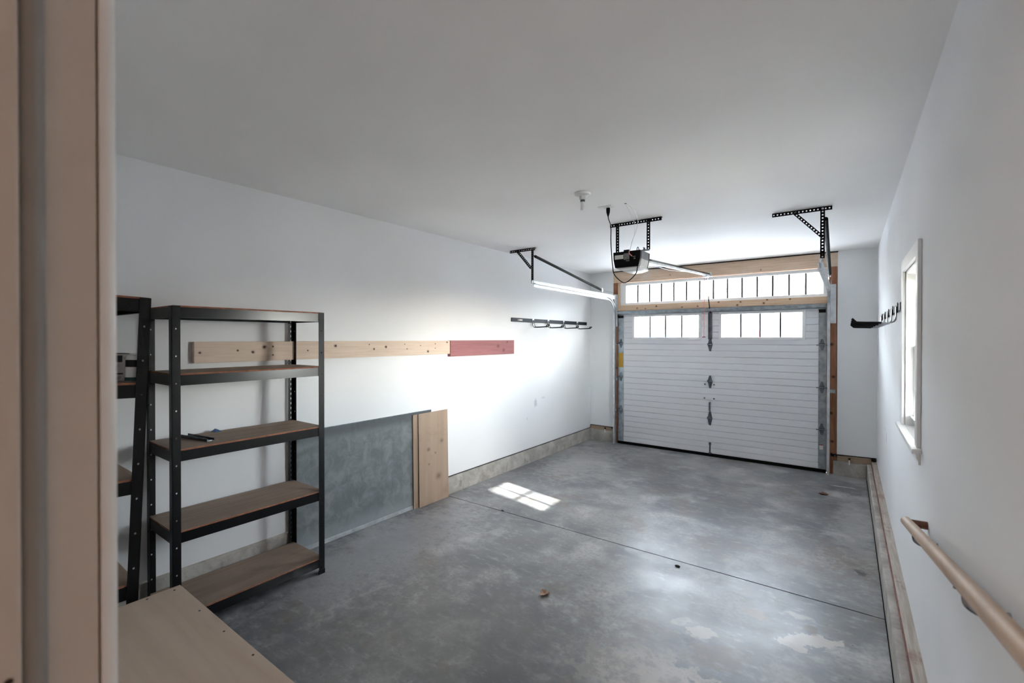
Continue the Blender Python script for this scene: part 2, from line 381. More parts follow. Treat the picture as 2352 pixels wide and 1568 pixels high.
# wall with the house door, behind the camera
w = MB()
w.box((XL, YB - 0.12, 0), (-0.785, YB, ZC)).box((0.165, YB - 0.12, 0), (XR, YB, ZC)).box((-0.785, YB - 0.12, 2.62), (0.165, YB, ZC)).box((-0.785, YB - 0.12, 0), (0.165, YB, 0.50))
tag(w.build('wall_back', 'wall'), 'white wall around the house doorway', 'wall', kind='structure')

# concrete stem curbs
tag(B((XL - 0.16, YB, -0.05), (XL + 0.012, YD + 0.05, 0.184)).build('baseboard_left', 'curb', bevel=0.006), 'low grey concrete curb under the long left wall', 'curb', kind='structure')
tag(B((XR - 0.09, YB, -0.05), (XR + 0.16, YD + 0.16, 0.172)).build('baseboard_right', 'curb', bevel=0.008), 'concrete ledge along the foot of the window wall', 'curb', kind='structure')
c_ = tag(B((XL, YD - 0.02, -0.05), (-3.044, YD + 0.16, 0.178)).build('baseboard_front', 'curb', bevel=0.008), 'short concrete curb left of the garage door', 'curb', kind='structure')
tag(B((-0.14, YD - 0.03, -0.05), (XR - 0.09, YD + 0.16, 0.168)).build('baseboard_front', 'curb', bevel=0.008), 'short concrete curb right of the garage door', 'curb', kind='structure')
# raw sill plates
p_ = tag(B((XR - 0.047, YB, 0.174), (XR + 0.16, YD + 0.16, 0.204)).build('trim_1', ['plate'], loc=(XR, YB, 0.17), bevel=0.004), 'pale worn sill plate running along the window wall', 'sill plate', kind='structure')
B((XR - 0.0525, YB, 0.1735), (XR - 0.0475, YD, 0.196)).build('stained_edge', 'red_edge', p_).location = -Vector((XR, YB, 0.17))
tag(B((XL, YD - 0.004, 0.181), (-3.05, YD + 0.1, 0.238)).build('trim_2', 'plate_front', loc=(XL, YD, 0.18)), 'brown sill plate on the left concrete curb', 'sill plate', kind='structure')
tag(B((-0.105, YD - 0.004, 0.171), (XR - 0.054, YD + 0.1, 0.245)).build('trim_3', 'plate_front', loc=(-0.1, YD, 0.17)), 'brown sill plate on the right concrete curb', 'sill plate', kind='structure')
# raw framing of the door opening
FY = YD - 0.004
tag(B((-3.042, FY, 2.56), (-0.105, YD + 0.16, 2.731)).build('trim_4', 'header', loc=(-3.042, FY, 2.56), bevel=0.003), 'bare wood header beam over the transom window', 'beam', kind='structure')
tag(B((-3.042, FY, 0), (-2.967, YD + 0.16, 2.558)).build('trim_5', 'stud', loc=(-3.042, FY, 0), bevel=0.003), 'reddish bare stud left of the garage door', 'stud', kind='structure')
tag(B((-0.192, FY, 0), (-0.106, YD + 0.16, 2.558)).build('trim_6', 'stud', loc=(-0.192, FY, 0), bevel=0.003), 'reddish bare stud right of the garage door', 'stud', kind='structure')
tag(B((-2.965, FY - 0.004, 2.112), (-0.194, YD + 0.16, 2.196)).build('trim_7', 'beam', loc=(-2.965, FY, 2.112), bevel=0.003), 'knotty bare wood beam between transom and garage door', 'beam', kind='structure')
tag(B((-3.05, FY - 0.003, 2.7335), (-0.10, YD + 0.16, 2.744)).build('trim_8', 'black_gap'), 'thin dark gap between header beam and ceiling', 'gap', kind='structure')

# ---- transom window
tw = thing('window_1', 'long transom window of fourteen narrow panes', 'window', (-1.6, YD, 2.2), kind='structure')
def W2(parent, mb, name, material, **kw):    # world-space mesh -> child of an unrotated empty
    o = mb.build(name, material, None, loc=tuple(parent.location), **kw); o.location = (0, 0, 0); o.parent = parent; return o
gx0, gx1, gz0, gz1 = -2.845, -0.252, 2.235, 2.508
for (x0, x1, z0, z1) in ((-2.945, -0.20, 2.508, 2.553), (-2.945, -0.20, 2.198, 2.235), (-2.945, gx0, 2.235, 2.508), (gx1, -0.20, 2.235, 2.508)):
    W2(tw, MB().box((x0, YD + 0.035, z0), (x1, YD + 0.10, z1)), 'frame_rail', 'vinyl', bevel=0.004)
W2(tw, MB().box((-2.966, YD - 0.002, 2.197), (-2.947, YD + 0.1, 2.556)), 'side_liner', 'beam')
pit = 0.1852
for i in range(14):
    W2(tw, MB().box((gx0 + i * pit + 0.003, YD + 0.064, gz0), (gx0 + (i + 1) * pit - 0.003, YD + 0.070, gz1)), 'pane', 'glass')
for i in range(1, 14):
    W2(tw, MB().box((gx0 + i * pit - 0.010, YD + 0.056, gz0), (gx0 + i * pit + 0.010, YD + 0.076, gz1)), 'muntin', 'muntin_grey')

# ---- sectional garage door
gd = thing('door_1', 'white sectional overhead garage door with two glazed strips', 'garage door', (-1.587, YD, 0), kind='structure')
DX0, DX1, DY = -2.956, -0.214, YD - 0.012
SECZ = [0.0402, 0.537, 1.06, 1.59, 2.108]
LITES = ((-2.688, -1.724, (-2.443, -2.208, -1.971)), (-1.428, -0.465, (-1.182, -0.948, -0.712)))
LZ0, LZ1 = 1.685, 2.012
for si in range(4):
    z0, z1 = SECZ[si] + 0.0001, SECZ[si + 1] - 0.0001
    n = 6; h = (z1 - z0) / n; mb = MB()
    def strip(xa, xb, za, zb, flat=False):
        """ribbed inner skin with a small groove along every rib edge, closed to a slab"""
        prof = [(DY + 0.04, za)]
        edges = [z0 + k * h for k in range(n + 1)]
        cuts = [z for z in edges if za < z < zb]
        prof += [(DY + 0.010, za), (DY + 0.010, za + 0.002), (DY, za + 0.005)] if za == z0 else [(DY, za)]
        for z in cuts: prof += [(DY, z - 0.005), (DY + 0.008, z - 0.002), (DY + 0.008, z + 0.002), (DY, z + 0.004)]
        prof += ([(DY, zb - 0.005), (DY + 0.010, zb - 0.002), (DY + 0.010, zb)] if zb == z1 else [(DY, zb)]) + [(DY + 0.04, zb)]
        mb.prism([(xa, p[0], p[1]) for p in prof], (xb - xa, 0, 0))
    if si < 3: strip(DX0, DX1, z0, z1)
    else:
        strip(DX0, DX1, z0, LZ0); strip(DX0, DX1, LZ1, z1)
        strip(DX0, LITES[0][0], LZ0, LZ1); strip(LITES[0][1], LITES[1][0], LZ0, LZ1); strip(LITES[1][1], DX1, LZ0, LZ1)
    sec = W2(gd, mb, 'door_section', 'door_steel')
    for (xa, xb) in ((DX0, -2.862), (-0.296, DX1)):
        W2(gd, MB().box((xa, DY - 0.004, z0 + 0.002), (xb, DY + 0.002, z1 - 0.002)), 'end_stile', 'galv')
    if si == 3:
        for (xa, xb, mun) in LITES:
            fr = MB(); t = 0.030
            for (a, b, c, d) in ((xa - t, xb + t, LZ1 - 0.004, LZ1 + t), (xa - t, xb + t, LZ0 - t, LZ0 + 0.004), (xa - t, xa + 0.004, LZ0, LZ1), (xb - 0.004, xb + t, LZ0, LZ1)):
                fr.box((a, DY - 0.010, c), (b, DY + 0.004, d))
            fo = W2(gd, fr, 'lite_frame', 'trim_white', bevel=0.003)
            xs = [xa] + list(mun) + [xb]
            for k in range(4):
                p = MB().box((xs[k] + 0.002, DY + 0.016, LZ0), (xs[k + 1] - 0.002, DY + 0.021, LZ1)).build('pane', 'glass', None, loc=gd.location); p.location = (0, 0, 0); p.parent = fo
            for m_ in mun:
                p = MB().box((m_ - 0.009, DY + 0.012, LZ0), (m_ + 0.009, DY + 0.026, LZ1)).build('muntin', 'muntin_grey', None, loc=gd.location); p.location = (0, 0, 0); p.parent = fo
W2(gd, MB().box((DX0, DY - 0.004, 0.0), (DX1, DY + 0.041, 0.040)), 'bottom_seal', 'black_rubber')
# strengthening strut along the top
W2(gd, MB().prism([(DX0 + 0.01, DY - 0.001, 2.045), (DX0 + 0.01, DY - 0.012, 2.045), (DX0 + 0.01, DY - 0.012, 2.053), (DX0 + 0.01, DY - 0.05, 2.058), (DX0 + 0.01, DY - 0.05, 2.094), (DX0 + 0.01, DY - 0.012, 2.100), (DX0 + 0.01, DY - 0.012, 2.106), (DX0 + 0.01, DY - 0.001, 2.106)], (DX1 - DX0 - 0.02, 0, 0)), 'top_strut', 'galv')
def hinge_leaf(cx, z, up, dn, wd=0.032):
    mb = MB(); y = DY - 0.006
    mb.prism([(cx - wd, y, z), (cx - wd * 0.35, y, z + up), (cx + wd * 0.35, y, z + up), (cx + wd, y, z), (cx + wd * 0.35, y, z - dn), (cx - wd * 0.35, y, z - dn)], (0, 0.005, 0))
    mb.box((cx - wd, y - 0.022, z - 0.006), (cx - wd + 0.004, y, z + 0.022)).box((cx + wd - 0.004, y - 0.022, z - 0.006), (cx + wd, y, z + 0.022))
    return mb
for (z, up, dn) in ((1.583, 0.10, 0.092), (1.062, 0.086, 0.095), (0.540, 0.10, 0.098)):
    hg = W2(gd, hinge_leaf(-1.572, z, up, dn), 'centre_hinge', 'steel_dark')
    p = MB().tube([(-1.608, DY - 0.020, z), (-1.536, DY - 0.020, z)], 0.007).build('hinge_pin', 'chrome', None, loc=gd.location); p.location = (0, 0, 0); p.parent = hg
for z in SECZ[1:4]:
    for (cx, wx) in ((-2.905, -2.985), (-0.258, -0.190)):
        hg = W2(gd, hinge_leaf(cx, z, 0.075, 0.065, 0.03), 'end_hinge', 'steel_dark')
        p = MB().tube([(cx + (0.04 if cx < -1 else -0.06), DY - 0.024, z), (wx, DY - 0.024, z)], 0.0065).build('roller_stem', 'chrome', None, loc=gd.location); p.location = (0, 0, 0); p.parent = hg
        p = MB().lathe([(0.02, -0.006), (0.022, -0.002), (0.022, 0.002), (0.02, 0.006)], (wx, DY - 0.024, z), 14, axis='X').build('roller', 'vinyl', None, loc=gd.location); p.location = (0, 0, 0); p.parent = hg
for (xa, xb) in ((-2.945, -2.868), (-0.292, -0.222)):
    W2(gd, MB().box((xa, DY - 0.035, 1.995), (xb, DY - 0.005, 2.030)).box((xa - 0.005, DY - 0.045, 2.022), (xb, DY - 0.005, 2.034)), 'top_roller_bracket', 'black_bar')
W2(gd, MB().box((-1.597, DY - 0.016, 1.665), (-1.588, DY - 0.002, 2.045)).box((-1.556, DY - 0.016, 1.665), (-1.547, DY - 0.002, 2.045)).box((-1.597, DY - 0.006, 1.66), (-1.547, DY - 0.001, 2.045)), 'operator_bracket', 'steel_dark')
W2(gd, MB().box((-1.587, DY - 0.012, 0.645), (-1.567, DY - 0.001, 0.76)).box((-1.583, DY - 0.014, 0.735), (-1.566, DY - 0.001, 0.77)), 'lock_strap', 'steel_dark')
W2(gd, MB().box((-1.579, DY - 0.012, 0.055), (-1.561, DY - 0.001, 0.165)).box((-1.585, DY - 0.014, 0.165), (-1.556, DY - 0.001, 0.20)).box((-1.585, DY - 0.012, 0.035), (-1.545, DY - 0.001, 0.055)), 'lift_strap', 'steel_dark')
for (bx_, bz) in ((-1.641, 1.02), (-1.519, 1.019), (-1.647, 0.822), (-1.52, 0.821)):
    W2(gd, MB().lathe([(0.011, 0), (0.011, -0.006), (0.006, -0.010)], (bx_, DY, bz), 10, axis='Y'), 'bolt', 'steel_dark')
M['yellow_tag'] = mat('yellow_tag', (178, 140, 40), 0.6)
M['paper'] = mat('white_label', (226, 226, 222), 0.6)
M['red_print'] = mat('red_print', (176, 42, 40), 0.6)
W2(gd, MB().box((-2.946, DY - 0.0055, 1.215), (-2.868, DY - 0.004, 1.443)), 'yellow_tag', 'yellow_tag')
lb = W2(gd, MB().box((-0.283, DY - 0.0055, 0.285), (-0.243, DY - 0.004, 0.338)), 'warning_label', 'paper')
p = MB().box((-0.283, DY - 0.0062, 0.338), (-0.243, DY - 0.0042, 0.346)).build('red_stripe', 'red_print', None, loc=gd.location); p.location = (0, 0, 0); p.parent = lb
for (a, b, c, d) in ((-2.967, -2.925, 0, 2.111), (-0.245, -0.193, 0, 2.111), (-2.925, -0.245, 2.07, 2.111)):
    W2(gd, MB().box((a, DY + 0.042, c), (b, DY + 0.06, d)), 'stop_moulding', 'trim_white')

# ---- side window in the right wall
sw = thing('window_2', 'narrow white double-hung window in the right wall', 'window', (XR, 3.285, WZ0), kind='structure')
cx0 = XR - 0.017
for (y0, y1, z0, z1, nm) in ((WY0 - 0.07, WY0, 1.152, 2.142, 'side_casing'), (WY1, WY1 + 0.07, 1.152, 2.142, 'side_casing'), (WY0, WY1, WZ1, 2.142, 'head_casing')):
    W2(sw, MB().box((cx0, y0, z0), (XR - 0.0005, y1, z1)), nm, 'trim_white', bevel=0.003)
W2(sw, MB().box((XR - 0.038, WY0 - 0.11, 1.130), (XR - 0.0005, WY1 + 0.11, 1.152)).box((XR - 0.0005, WY0 + 0.001, 1.146), (XR + 0.06, WY1 - 0.001, 1.152)), 'stool', 'trim_white', bevel=0.004)
W2(sw, MB().prism([(XR - 0.0005, WY0 - 0.06, 1.130), (XR - 0.020, WY0 - 0.06, 1.130), (XR - 0.016, WY0 - 0.06, 1.10), (XR - 0.009, WY0 - 0.06, 1.088), (XR - 0.009, WY0 - 0.06, 1.07), (XR - 0.0005, WY0 - 0.06, 1.07)], (0, WY1 - WY0 + 0.12, 0)), 'apron', 'trim_white')
jl = MB()
jl.box((XR, WY0, WZ0), (XR + 0.155, WY0 + 0.018, WZ1)).box((XR, WY1 - 0.018, WZ0), (XR + 0.155, WY1, WZ1)).box((XR, WY0, WZ1 - 0.018), (XR + 0.155, WY1, WZ1)).box((XR + 0.06, WY0, WZ0), (XR + 0.155, WY1, WZ0 + 0.022))
W2(sw, jl, 'jamb_liner', 'trim_white')
def sash(nm, x0, x1, z0, z1, bot, top):
    ya, yb = WY0 + 0.018, WY1 - 0.018; st = 0.034; gy0, gy1, g0, g1 = ya + st, yb - st, z0 + bot, z1 - top
    mb = MB().box((x0, ya, z0), (x1, yb, g0)).box((x0, ya, g1), (x1, yb, z1)).box((x0, ya, g0), (x1, gy0, g1)).box((x0, gy1, g0), (x1, yb, g1))
    so = W2(sw, mb, nm, 'vinyl', bevel=0.003); xm = (x0 + x1) / 2; wy = (gy1 - gy0) / 3; hz = (g1 - g0) / 2
    for i in range(3):
        for j in range(2):
            p = MB().box((xm - 0.003, gy0 + i * wy, g0 + j * hz), (xm + 0.003, gy0 + (i + 1) * wy, g0 + (j + 1) * hz)).build('pane', 'glass', None, loc=sw.location); p.location = (0, 0, 0); p.parent = so
    for (a, b, c, d) in [(gy0 + i * wy - 0.010, gy0 + i * wy + 0.010, g0, g1) for i in (1, 2)] + [(gy0, gy1, g0 + hz - 0.008, g0 + hz + 0.008)]:
        p = MB().box((xm - 0.009, a, c), (xm + 0.009, b, d)).build('muntin', 'vinyl', None, loc=sw.location); p.location = (0, 0, 0); p.parent = so
    return so
lo = sash('lower_sash', XR + 0.038, XR + 0.068, WZ0 + 0.022, 1.628, 0.032, 0.028)
sash('upper_sash', XR + 0.074, XR + 0.104, 1.60, WZ1 - 0.018, 0.028, 0.035)
p = MB().prism([(XR + 0.038, WY0 + 0.03, 1.19), (XR + 0.022, WY0 + 0.03, 1.205), (XR + 0.022, WY0 + 0.03, 1.212), (XR + 0.038, WY0 + 0.03, 1.208)], (0, WY1 - WY0 - 0.06, 0)).build('lift_rail', 'vinyl', None, loc=sw.location); p.location = (0, 0, 0); p.parent = lo

# ---- frame of the house doorway, close to the camera
df = thing('door_2', 'warm white door frame close at the left edge', 'door frame', (-0.75, YB, 0.53), kind='structure')
JX = -0.752
W2(df, MB().box((JX - 0.03, YB - 0.125, 0.50), (JX, YB - 0.004, 2.60)), 'jamb', 'jamb')
W2(df, MB().box((0.132, YB - 0.125, 0.50), (0.162, YB - 0.004, 2.60)), 'jamb', 'jamb')
W2(df, MB().box((JX, YB - 0.125, 2.57), (0.132, YB - 0.004, 2.60)), 'head_jamb', 'jamb')
W2(df, MB().box((JX, YB - 0.125, 0.505), (JX + 0.016, 0.084, 2.57)), 'door_stop', 'jamb', bevel=0.003)
W2(df, MB().tube([(JX + 0.001, 0.094, 0.505), (JX + 0.001, 0.094, 2.569)], 0.0125, 14), 'weatherstrip', 'weather', smooth=True)
cas = MB()
prof = [(JX - 0.075, YB + 0.001), (JX - 0.075, YB + 0.013), (JX - 0.02, YB + 0.017), (JX - 0.010, YB + 0.017), (JX - 0.004, YB + 0.014), (JX, YB + 0.008), (JX + 0.0015, YB + 0.003), (JX + 0.0015, YB - 0.001), (JX - 0.003, YB - 0.002), (JX - 0.003, YB + 0.001)]
cas.prism([(a, b, 0.505) for a, b in prof], (0, 0, 2.16))
W2(df, cas, 'casing', 'trim_white', smooth=True)
W2(df, MB().box((0.133, YB + 0.001, 0.505), (0.205, YB + 0.016, 2.665)), 'casing', 'trim_white')
W2(df, MB().box((JX - 0.075, YB + 0.001, 2.666), (0.205, YB + 0.016, 2.735)), 'head_casing', 'trim_white')
M['dark_mark'] = mat('dark_scuff', (58, 44, 36), 0.8)
W2(df, MB().lathe([(0.0035, 0), (0.004, 0.0006), (0.002, 0.0010)], (JX + 0.0160, 0.0735, CAM_H - 0.375), 9, axis='X'), 'scuff', 'dark_mark')
W2(df, MB().lathe([(0.002, 0), (0.002, 0.0006), (0.001, 0.0010)], (JX + 0.0160, 0.0740, CAM_H - 0.394), 9, axis='X'), 'scuff', 'dark_mark')
W2(df, MB().box((JX, YB - 0.125, 0.50), (0.132, YB - 0.0, 0.528)), 'threshold', 'rail_wood')

# ---- house hallway behind the camera (closes the building, holds an added fill lamp)
M['hall'] = mat('hall_paint', (214, 198, 184), 0.8)
hb = MB(); hy = YB - 0.125
hb.box((-1.5, -3.2, 0.50), (1.3, hy, 0.53)).box((-1.5, -3.2, 2.95), (1.3, hy, 3.05)).box((-1.6, -3.2, 0.5), (-1.5, hy, 3.05)).box((1.3, -3.2, 0.5), (1.4, hy, 3.05)).box((-1.5, -3.3, 0.5), (1.3, -3.2, 3.05))
hb.box((XR, hy - 0.02, 0.5), (1.3, hy, 3.05)).box((-1.5, hy - 0.001, 2.75), (1.3, hy, 3.05)).box((-1.5, hy - 0.02, 0.5), (XL + 2.66, hy - 0.001, 3.05))
tag(hb.build('wall_hall', 'hall'), 'beige hallway of the house behind the doorway', 'wall', kind='structure')
hl = thing('added_hall_lamp', 'added warm fill lamp on the unseen hallway ceiling', 'lamp', (-1.15, -1.2, 2.949))
MB().lathe([(0.06, 0), (0.16, -0.01), (0.16, -0.02), (0.06, -0.03)]).build('base', 'trim_white', hl)
k = NT('fill_lamp_glow'); k.b.inputs['Emission Color'].default_value = (1, 0.82, 0.64, 1); k.b.inputs['Emission Strength'].default_value = 1.5; M['fill_lamp_glow'] = k.m
MB().lathe([(0.05, -0.03), (0.14, -0.035), (0.12, -0.08), (0.04, -0.10)]).build('fill_lamp_shade', 'fill_lamp_glow', hl)
ld = bpy.data.lights.new('hall_fill_light', 'AREA'); ld.shape = 'DISK'; ld.size = 0.35; ld.energy = 2.6; ld.color = (1, 0.95, 0.90)  # out-of-view fill, added to brighten the near end of the garage
lo_ = bpy.data.objects.new('hall_fill_light', ld); COL.objects.link(lo_); lo_.location = (-1.15, -1.2, 2.83)

# ================================================================== SHELVING
SHX, SHY, SHH = 0.42, 0.91, 1.853          # depth, width, height
LEV = [0.115, 0.590, 1.048, 1.472, 1.853]
def make_shelving(label, loc, rot):
    t = thing('shelving_unit', label, 'shelf', loc, rot)
    pw, th = 0.042, 0.002
    posts = {}
    for rear in (0, 1):
        for right in (0, 1):
            mb = MB(); cx, cy = (-SHX if rear else 0), (SHY if right else 0)
            dx, dy = (1 if rear else -1), (-1 if right else 1)
            slots = rear and right
            mb.perf((cx, cy, 0.004), (0, 0, 1), (0, dy, 0), SHH - 0.006, pw, th if dy * dx < 0 else -th, 0.0365 if slots else 0.1526, 0.010 if slots else 0.005, 0.003 if slots else 0.0042, 0.04)
            mb.perf((cx, cy, 0.004), (0, 0, 1), (dx, 0, 0), SHH - 0.006, pw, th if dy * dx > 0 else -th, 0.1526, 0.005, 0.0042, 0.04)
            po = mb.build('post', 'black_paint', t)
            MB().box((cx - 0.002 * dx, cy - 0.002 * dy, 0), (cx + dx * (pw + .002), cy + dy * 0.006, 0.03)).box((cx - 0.002 * dx, cy - 0.002 * dy, 0), (cx + dx * 0.006, cy + dy * (pw + .002), 0.03)).build('foot_cap', 'black_plastic', po)
    bh = 0.058
    for i, z in enumerate(LEV):
        zt = z - 0.009
        for (nm, x0) in (('front_beam', -0.006), ('rear_beam', -SHX + 0.002)):
            m_ = MB(); sg = 1 if nm == 'front_beam' else -1; xo = x0 if sg == 1 else x0 + 0.004
            # stepped channel: flat face with a rolled lip under the board
            xf = -0.003 if sg == 1 else -SHX + 0.003
            m_.prism([(xf, 0.030, zt - bh), (xf, 0.030, zt), (xf - sg * 0.022, 0.030, zt), (xf - sg * 0.022, 0.030, zt - 0.003), (xf - sg * 0.004, 0.030, zt - 0.004), (xf - sg * 0.004, 0.030, zt - bh + 0.003), (xf - sg * 0.014, 0.030, zt - bh + 0.002), (xf - sg * 0.014, 0.030, zt - bh)], (0, SHY - 0.06, 0))
            m_.build(nm, 'black_gloss' if sg == 1 else 'black_paint', t)
        for yy in (0.003, SHY - 0.007):
            B((-SHX + 0.03, yy, zt - bh), (-0.03, yy + 0.004, zt)).build('side_beam', 'black_paint', t)
        bd = MB().box((-SHX + 0.008, 0.008, zt), (-0.004, SHY - 0.008, z), 0)
        mo = bd.build('shelf_board', ['fibre', 'fibre_edge'], t)
        for pl in mo.data.polygons: pl.material_index = 0 if abs(pl.normal.z) > 0.5 else 1
    return t
u1 = make_shelving('black boltless metal shelving unit in full view against the left wall', (-3.000, 0.912, 0.0), (0, 0, 0))
u2 = make_shelving('black metal shelving unit partly hidden by the door frame', (-2.540 - SHY, 0.622, 0.0), (0, 0, R(90)))
u2.rotation_euler = (R(-2.2), 0, R(-90)) if False else (0, 0, 0)
# stands with its long side on the back wall, leaning slightly forward
u2.matrix_world = Matrix.Translation((-2.532, 0.622, 0.0)) @ Matrix.Rotation(R(-2.25), 4, 'X') @ Matrix.Rotation(R(90), 4, 'Z')

# ================================================================== LUMBER ON THE LEFT WALL
def pk(y, z): return (y, z)
PINE_K = [(1.19, 1.575, .008), (1.42, 1.585, .007), (1.52, 1.572, .010), (1.60, 1.607, .013), (1.66, 1.61, .007), (1.66, 1.548, .006), (1.93, 1.575, .006), (2.17, 1.608, .012), (2.55, 1.575, .009), (2.68, 1.592, .011), (2.93, 1.57, .006), (3.2, 1.54, .012), (3.3, 1.615, .006), (3.3, 1.57, .005), (3.47, 1.63, .009), (2.9, 1.615, .005), (2.5, 1.615, .005), (3.1, 1.60, .005)]
PB = (XL + 0.02, 1.158, 1.507)
M['pine'] = wood_mat('pine_board', (222, 203, 187), (209, 187, 168), 'Y', [(a - PB[1], b - PB[2], r) for a, b, r in PINE_K], (58, 36, 26), ksc=0.62)
M['redwood'] = wood_mat('red_stained_board', (160, 108, 110), (146, 96, 98), 'Y', [(0.82, 0.10, 0.018), (0.93, 0.05, 0.018), (1.0, 0.15, 0.012)], (120, 74, 76), ksc=0.8)
tag(B((XL + 0.001, 1.158, 1.507), (XL + 0.040, 3.515, 1.647)).build('wall_board', 'pine', loc=PB, bevel=0.003), 'long pale pine board with dark knots screwed to the left wall', 'board')
tag(B((XL + 0.001, 3.517, 1.478), (XL + 0.046, 4.664, 1.649)).build('wall_board', 'redwood', loc=(XL + 0.02, 3.517, 1.478), bevel=0.003), 'pinkish red stained board at the end of the pine board', 'board')

# ================================================================== PANELS LEANING ON THE LEFT WALL
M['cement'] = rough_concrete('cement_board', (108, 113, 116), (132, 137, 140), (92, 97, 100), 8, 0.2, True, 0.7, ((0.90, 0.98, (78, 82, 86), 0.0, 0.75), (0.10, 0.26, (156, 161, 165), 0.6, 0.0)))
def lean_panel(name, label, y0, y1, h, xb, xt, th, material, cat, loc_extra=None):
    o = thing(name, label, cat, (xb, (y0 + y1) / 2, 0.0), (0, -math.atan2(xb - xt, h), 0))
    hw = (y1 - y0) / 2
    return o, hw
def panel_obj(name, label, y0, y1, h, xb, xt, th, material, cat):
    ym = (y0 + y1) / 2; hw = (y1 - y0) / 2
    o = MB().box((-th, -hw, 0), (0, hw, h)).build(name, material, None, bevel=0.0015)
    o.location = (xb, ym, 0.0015); o.rotation_euler = (0, -math.atan2(xb - xt, h), 0)
    return tag(o, label, cat)
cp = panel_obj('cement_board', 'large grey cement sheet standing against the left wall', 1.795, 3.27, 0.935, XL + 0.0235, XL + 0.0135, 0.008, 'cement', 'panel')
M['slab_edge'] = rough_concrete('cement_crust', (150, 154, 158), (176, 180, 183), None, 8, 0.4)
MB().prism([(0.001, -0.70, 0.002), (0.010, -0.70, 0.002), (0.007, -0.70, 0.022), (0.001, -0.70, 0.034)], (0, 1.30, 0)).build('crusted_edge', 'slab_edge', cp)
MB().box((-0.008, -0.7375, 0.9345), (0.0, 0.7375, 0.941)).build('top_edge', 'steel_dark', cp)
FK = [(0.0, 0, 0)]
M['fibre_v'] = wood_mat('fibreboard_offcut', (172, 150, 132), (160, 138, 120), 'Z', [(0.06, 0.255, 0.030), (0.11, 0.61, 0.020), (-0.075, 0.55, 0.018), (0.02, 0.50, 0.009), (-0.07, 0.40, 0.010)], (126, 106, 92), plane='YZ', grain=0.25, stain=((146, 124, 108), 5, 0.5, 0.72, 0.6), ksc=0.7)
fb2 = panel_obj('fibreboard_panel', 'narrow visible brown fibreboard panel between cement sheet and front panel', 3.012, 3.40, 0.918, XL + 0.042, XL + 0.028, 0.009, ['fibre_v'], 'panel')
fb1 = panel_obj('fibreboard_panel', 'brown stained fibreboard panel standing in front of the cement sheet', 3.070, 3.475, 0.922, XL + 0.060, XL + 0.042, 0.009, ['fibre_v'], 'panel')

# ================================================================== LANDING
PZ = 0.53
ld_ = thing('landing', 'tan plywood landing deck in the lower left corner', 'landing', (-1.1, 0.48, 0))
dk = W2(ld_, MB().box((-2.484, YB + 0.002, PZ - 0.019), (0.185, 0.785, PZ)), 'plywood_sheet', 'ply', bevel=0.002)
M['screw'] = mat('dark_screw', (66, 58, 52), 0.5, 0.6)
for (sx, sy) in ((-2.45, 0.752), (-2.46, 0.655), (-2.465, 0.46), (-2.18, 0.757), (-1.95, 0.76), (-1.72, 0.765), (-1.49, 0.755), (-1.25, 0.757), (-1.0, 0.76)):
    W2(ld_, MB().lathe([(0.0045, 0), (0.0045, 0.0008), (0.002, 0.0012)], (sx, sy, PZ), 9), 'screw', 'screw')
for (a, b) in (((-2.478, 0.742), (0.18, 0.780)), ((-2.478, YB + 0.004), (0.18, YB + 0.042))):
    W2(ld_, MB().box((a[0], a[1], PZ - 0.205), (b[0], b[1], PZ - 0.02)), 'rim_joist', 'plate_front')
for xx in (-2.478, -1.8, -1.1, -0.45, 0.142):
    W2(ld_, MB().box((xx, YB + 0.043, PZ - 0.205), (xx + 0.038, 0.741, PZ - 0.02)), 'joist', 'plate_front')
for (xx, yy) in ((-2.43, 0.65), (-1.15, 0.65), (0.05, 0.65), (-2.43, 0.22), (-1.15, 0.22)):
    W2(ld_, MB().box((xx, yy, 0.0), (xx + 0.088, yy + 0.088, PZ - 0.206)), 'leg', 'plate_front')

# ================================================================== HANDRAIL
hr = thing('handrail', 'round wooden handrail sloping down along the right wall', 'handrail', (XR, 1.6, 0))
def hz(y): return 0.881 + (2.577 - y) * 0.2088
W2(hr, MB().tube([(0.21, 0.30, hz(0.30)), (0.21, 2.645, hz(2.645)), (0.211, 2.658, hz(2.658))], [0.0195, 0.0195, 0.015], 20), 'rail', 'rail_wood', smooth=True)
W2(hr, MB().tube([(0.224, 2.630, hz(2.64) - 0.002), (XR - 0.001, 2.640, hz(2.64) - 0.004)], 0.0165, 14), 'wall_return', 'rail_end', smooth=True)
W2(hr, MB().lathe([(0.003, 0), (0.003, -0.004)], (0.205, 2.655, hz(2.65) + 0.013), 8, axis='Y'), 'screw', 'screw')
for yy in (2.36, 1.40):
    br = W2(hr, MB().lathe([(0.017, 0), (0.016, -0.004), (0.009, -0.006)], (XR, yy, hz(yy) - 0.055), 16, axis='X'), 'bracket', 'chrome', smooth=True)
    p = MB().tube(smooth_path([(XR - 0.004, yy, hz(yy) - 0.055), (XR - 0.04, yy, hz(yy) - 0.058), (0.214, yy, hz(yy) - 0.045), (0.21, yy, hz(yy) - 0.018)], 5), 0.006).build('bracket_arm', 'chrome', None, loc=hr.location); p.location = (0, 0, 0); p.parent = br
W2(hr, MB().lathe([(0.004, 0), (0.005, -0.004), (0.003, -0.006)], (0.205, 1.47, hz(1.47) - 0.0205), 8), 'screw', 'screw')

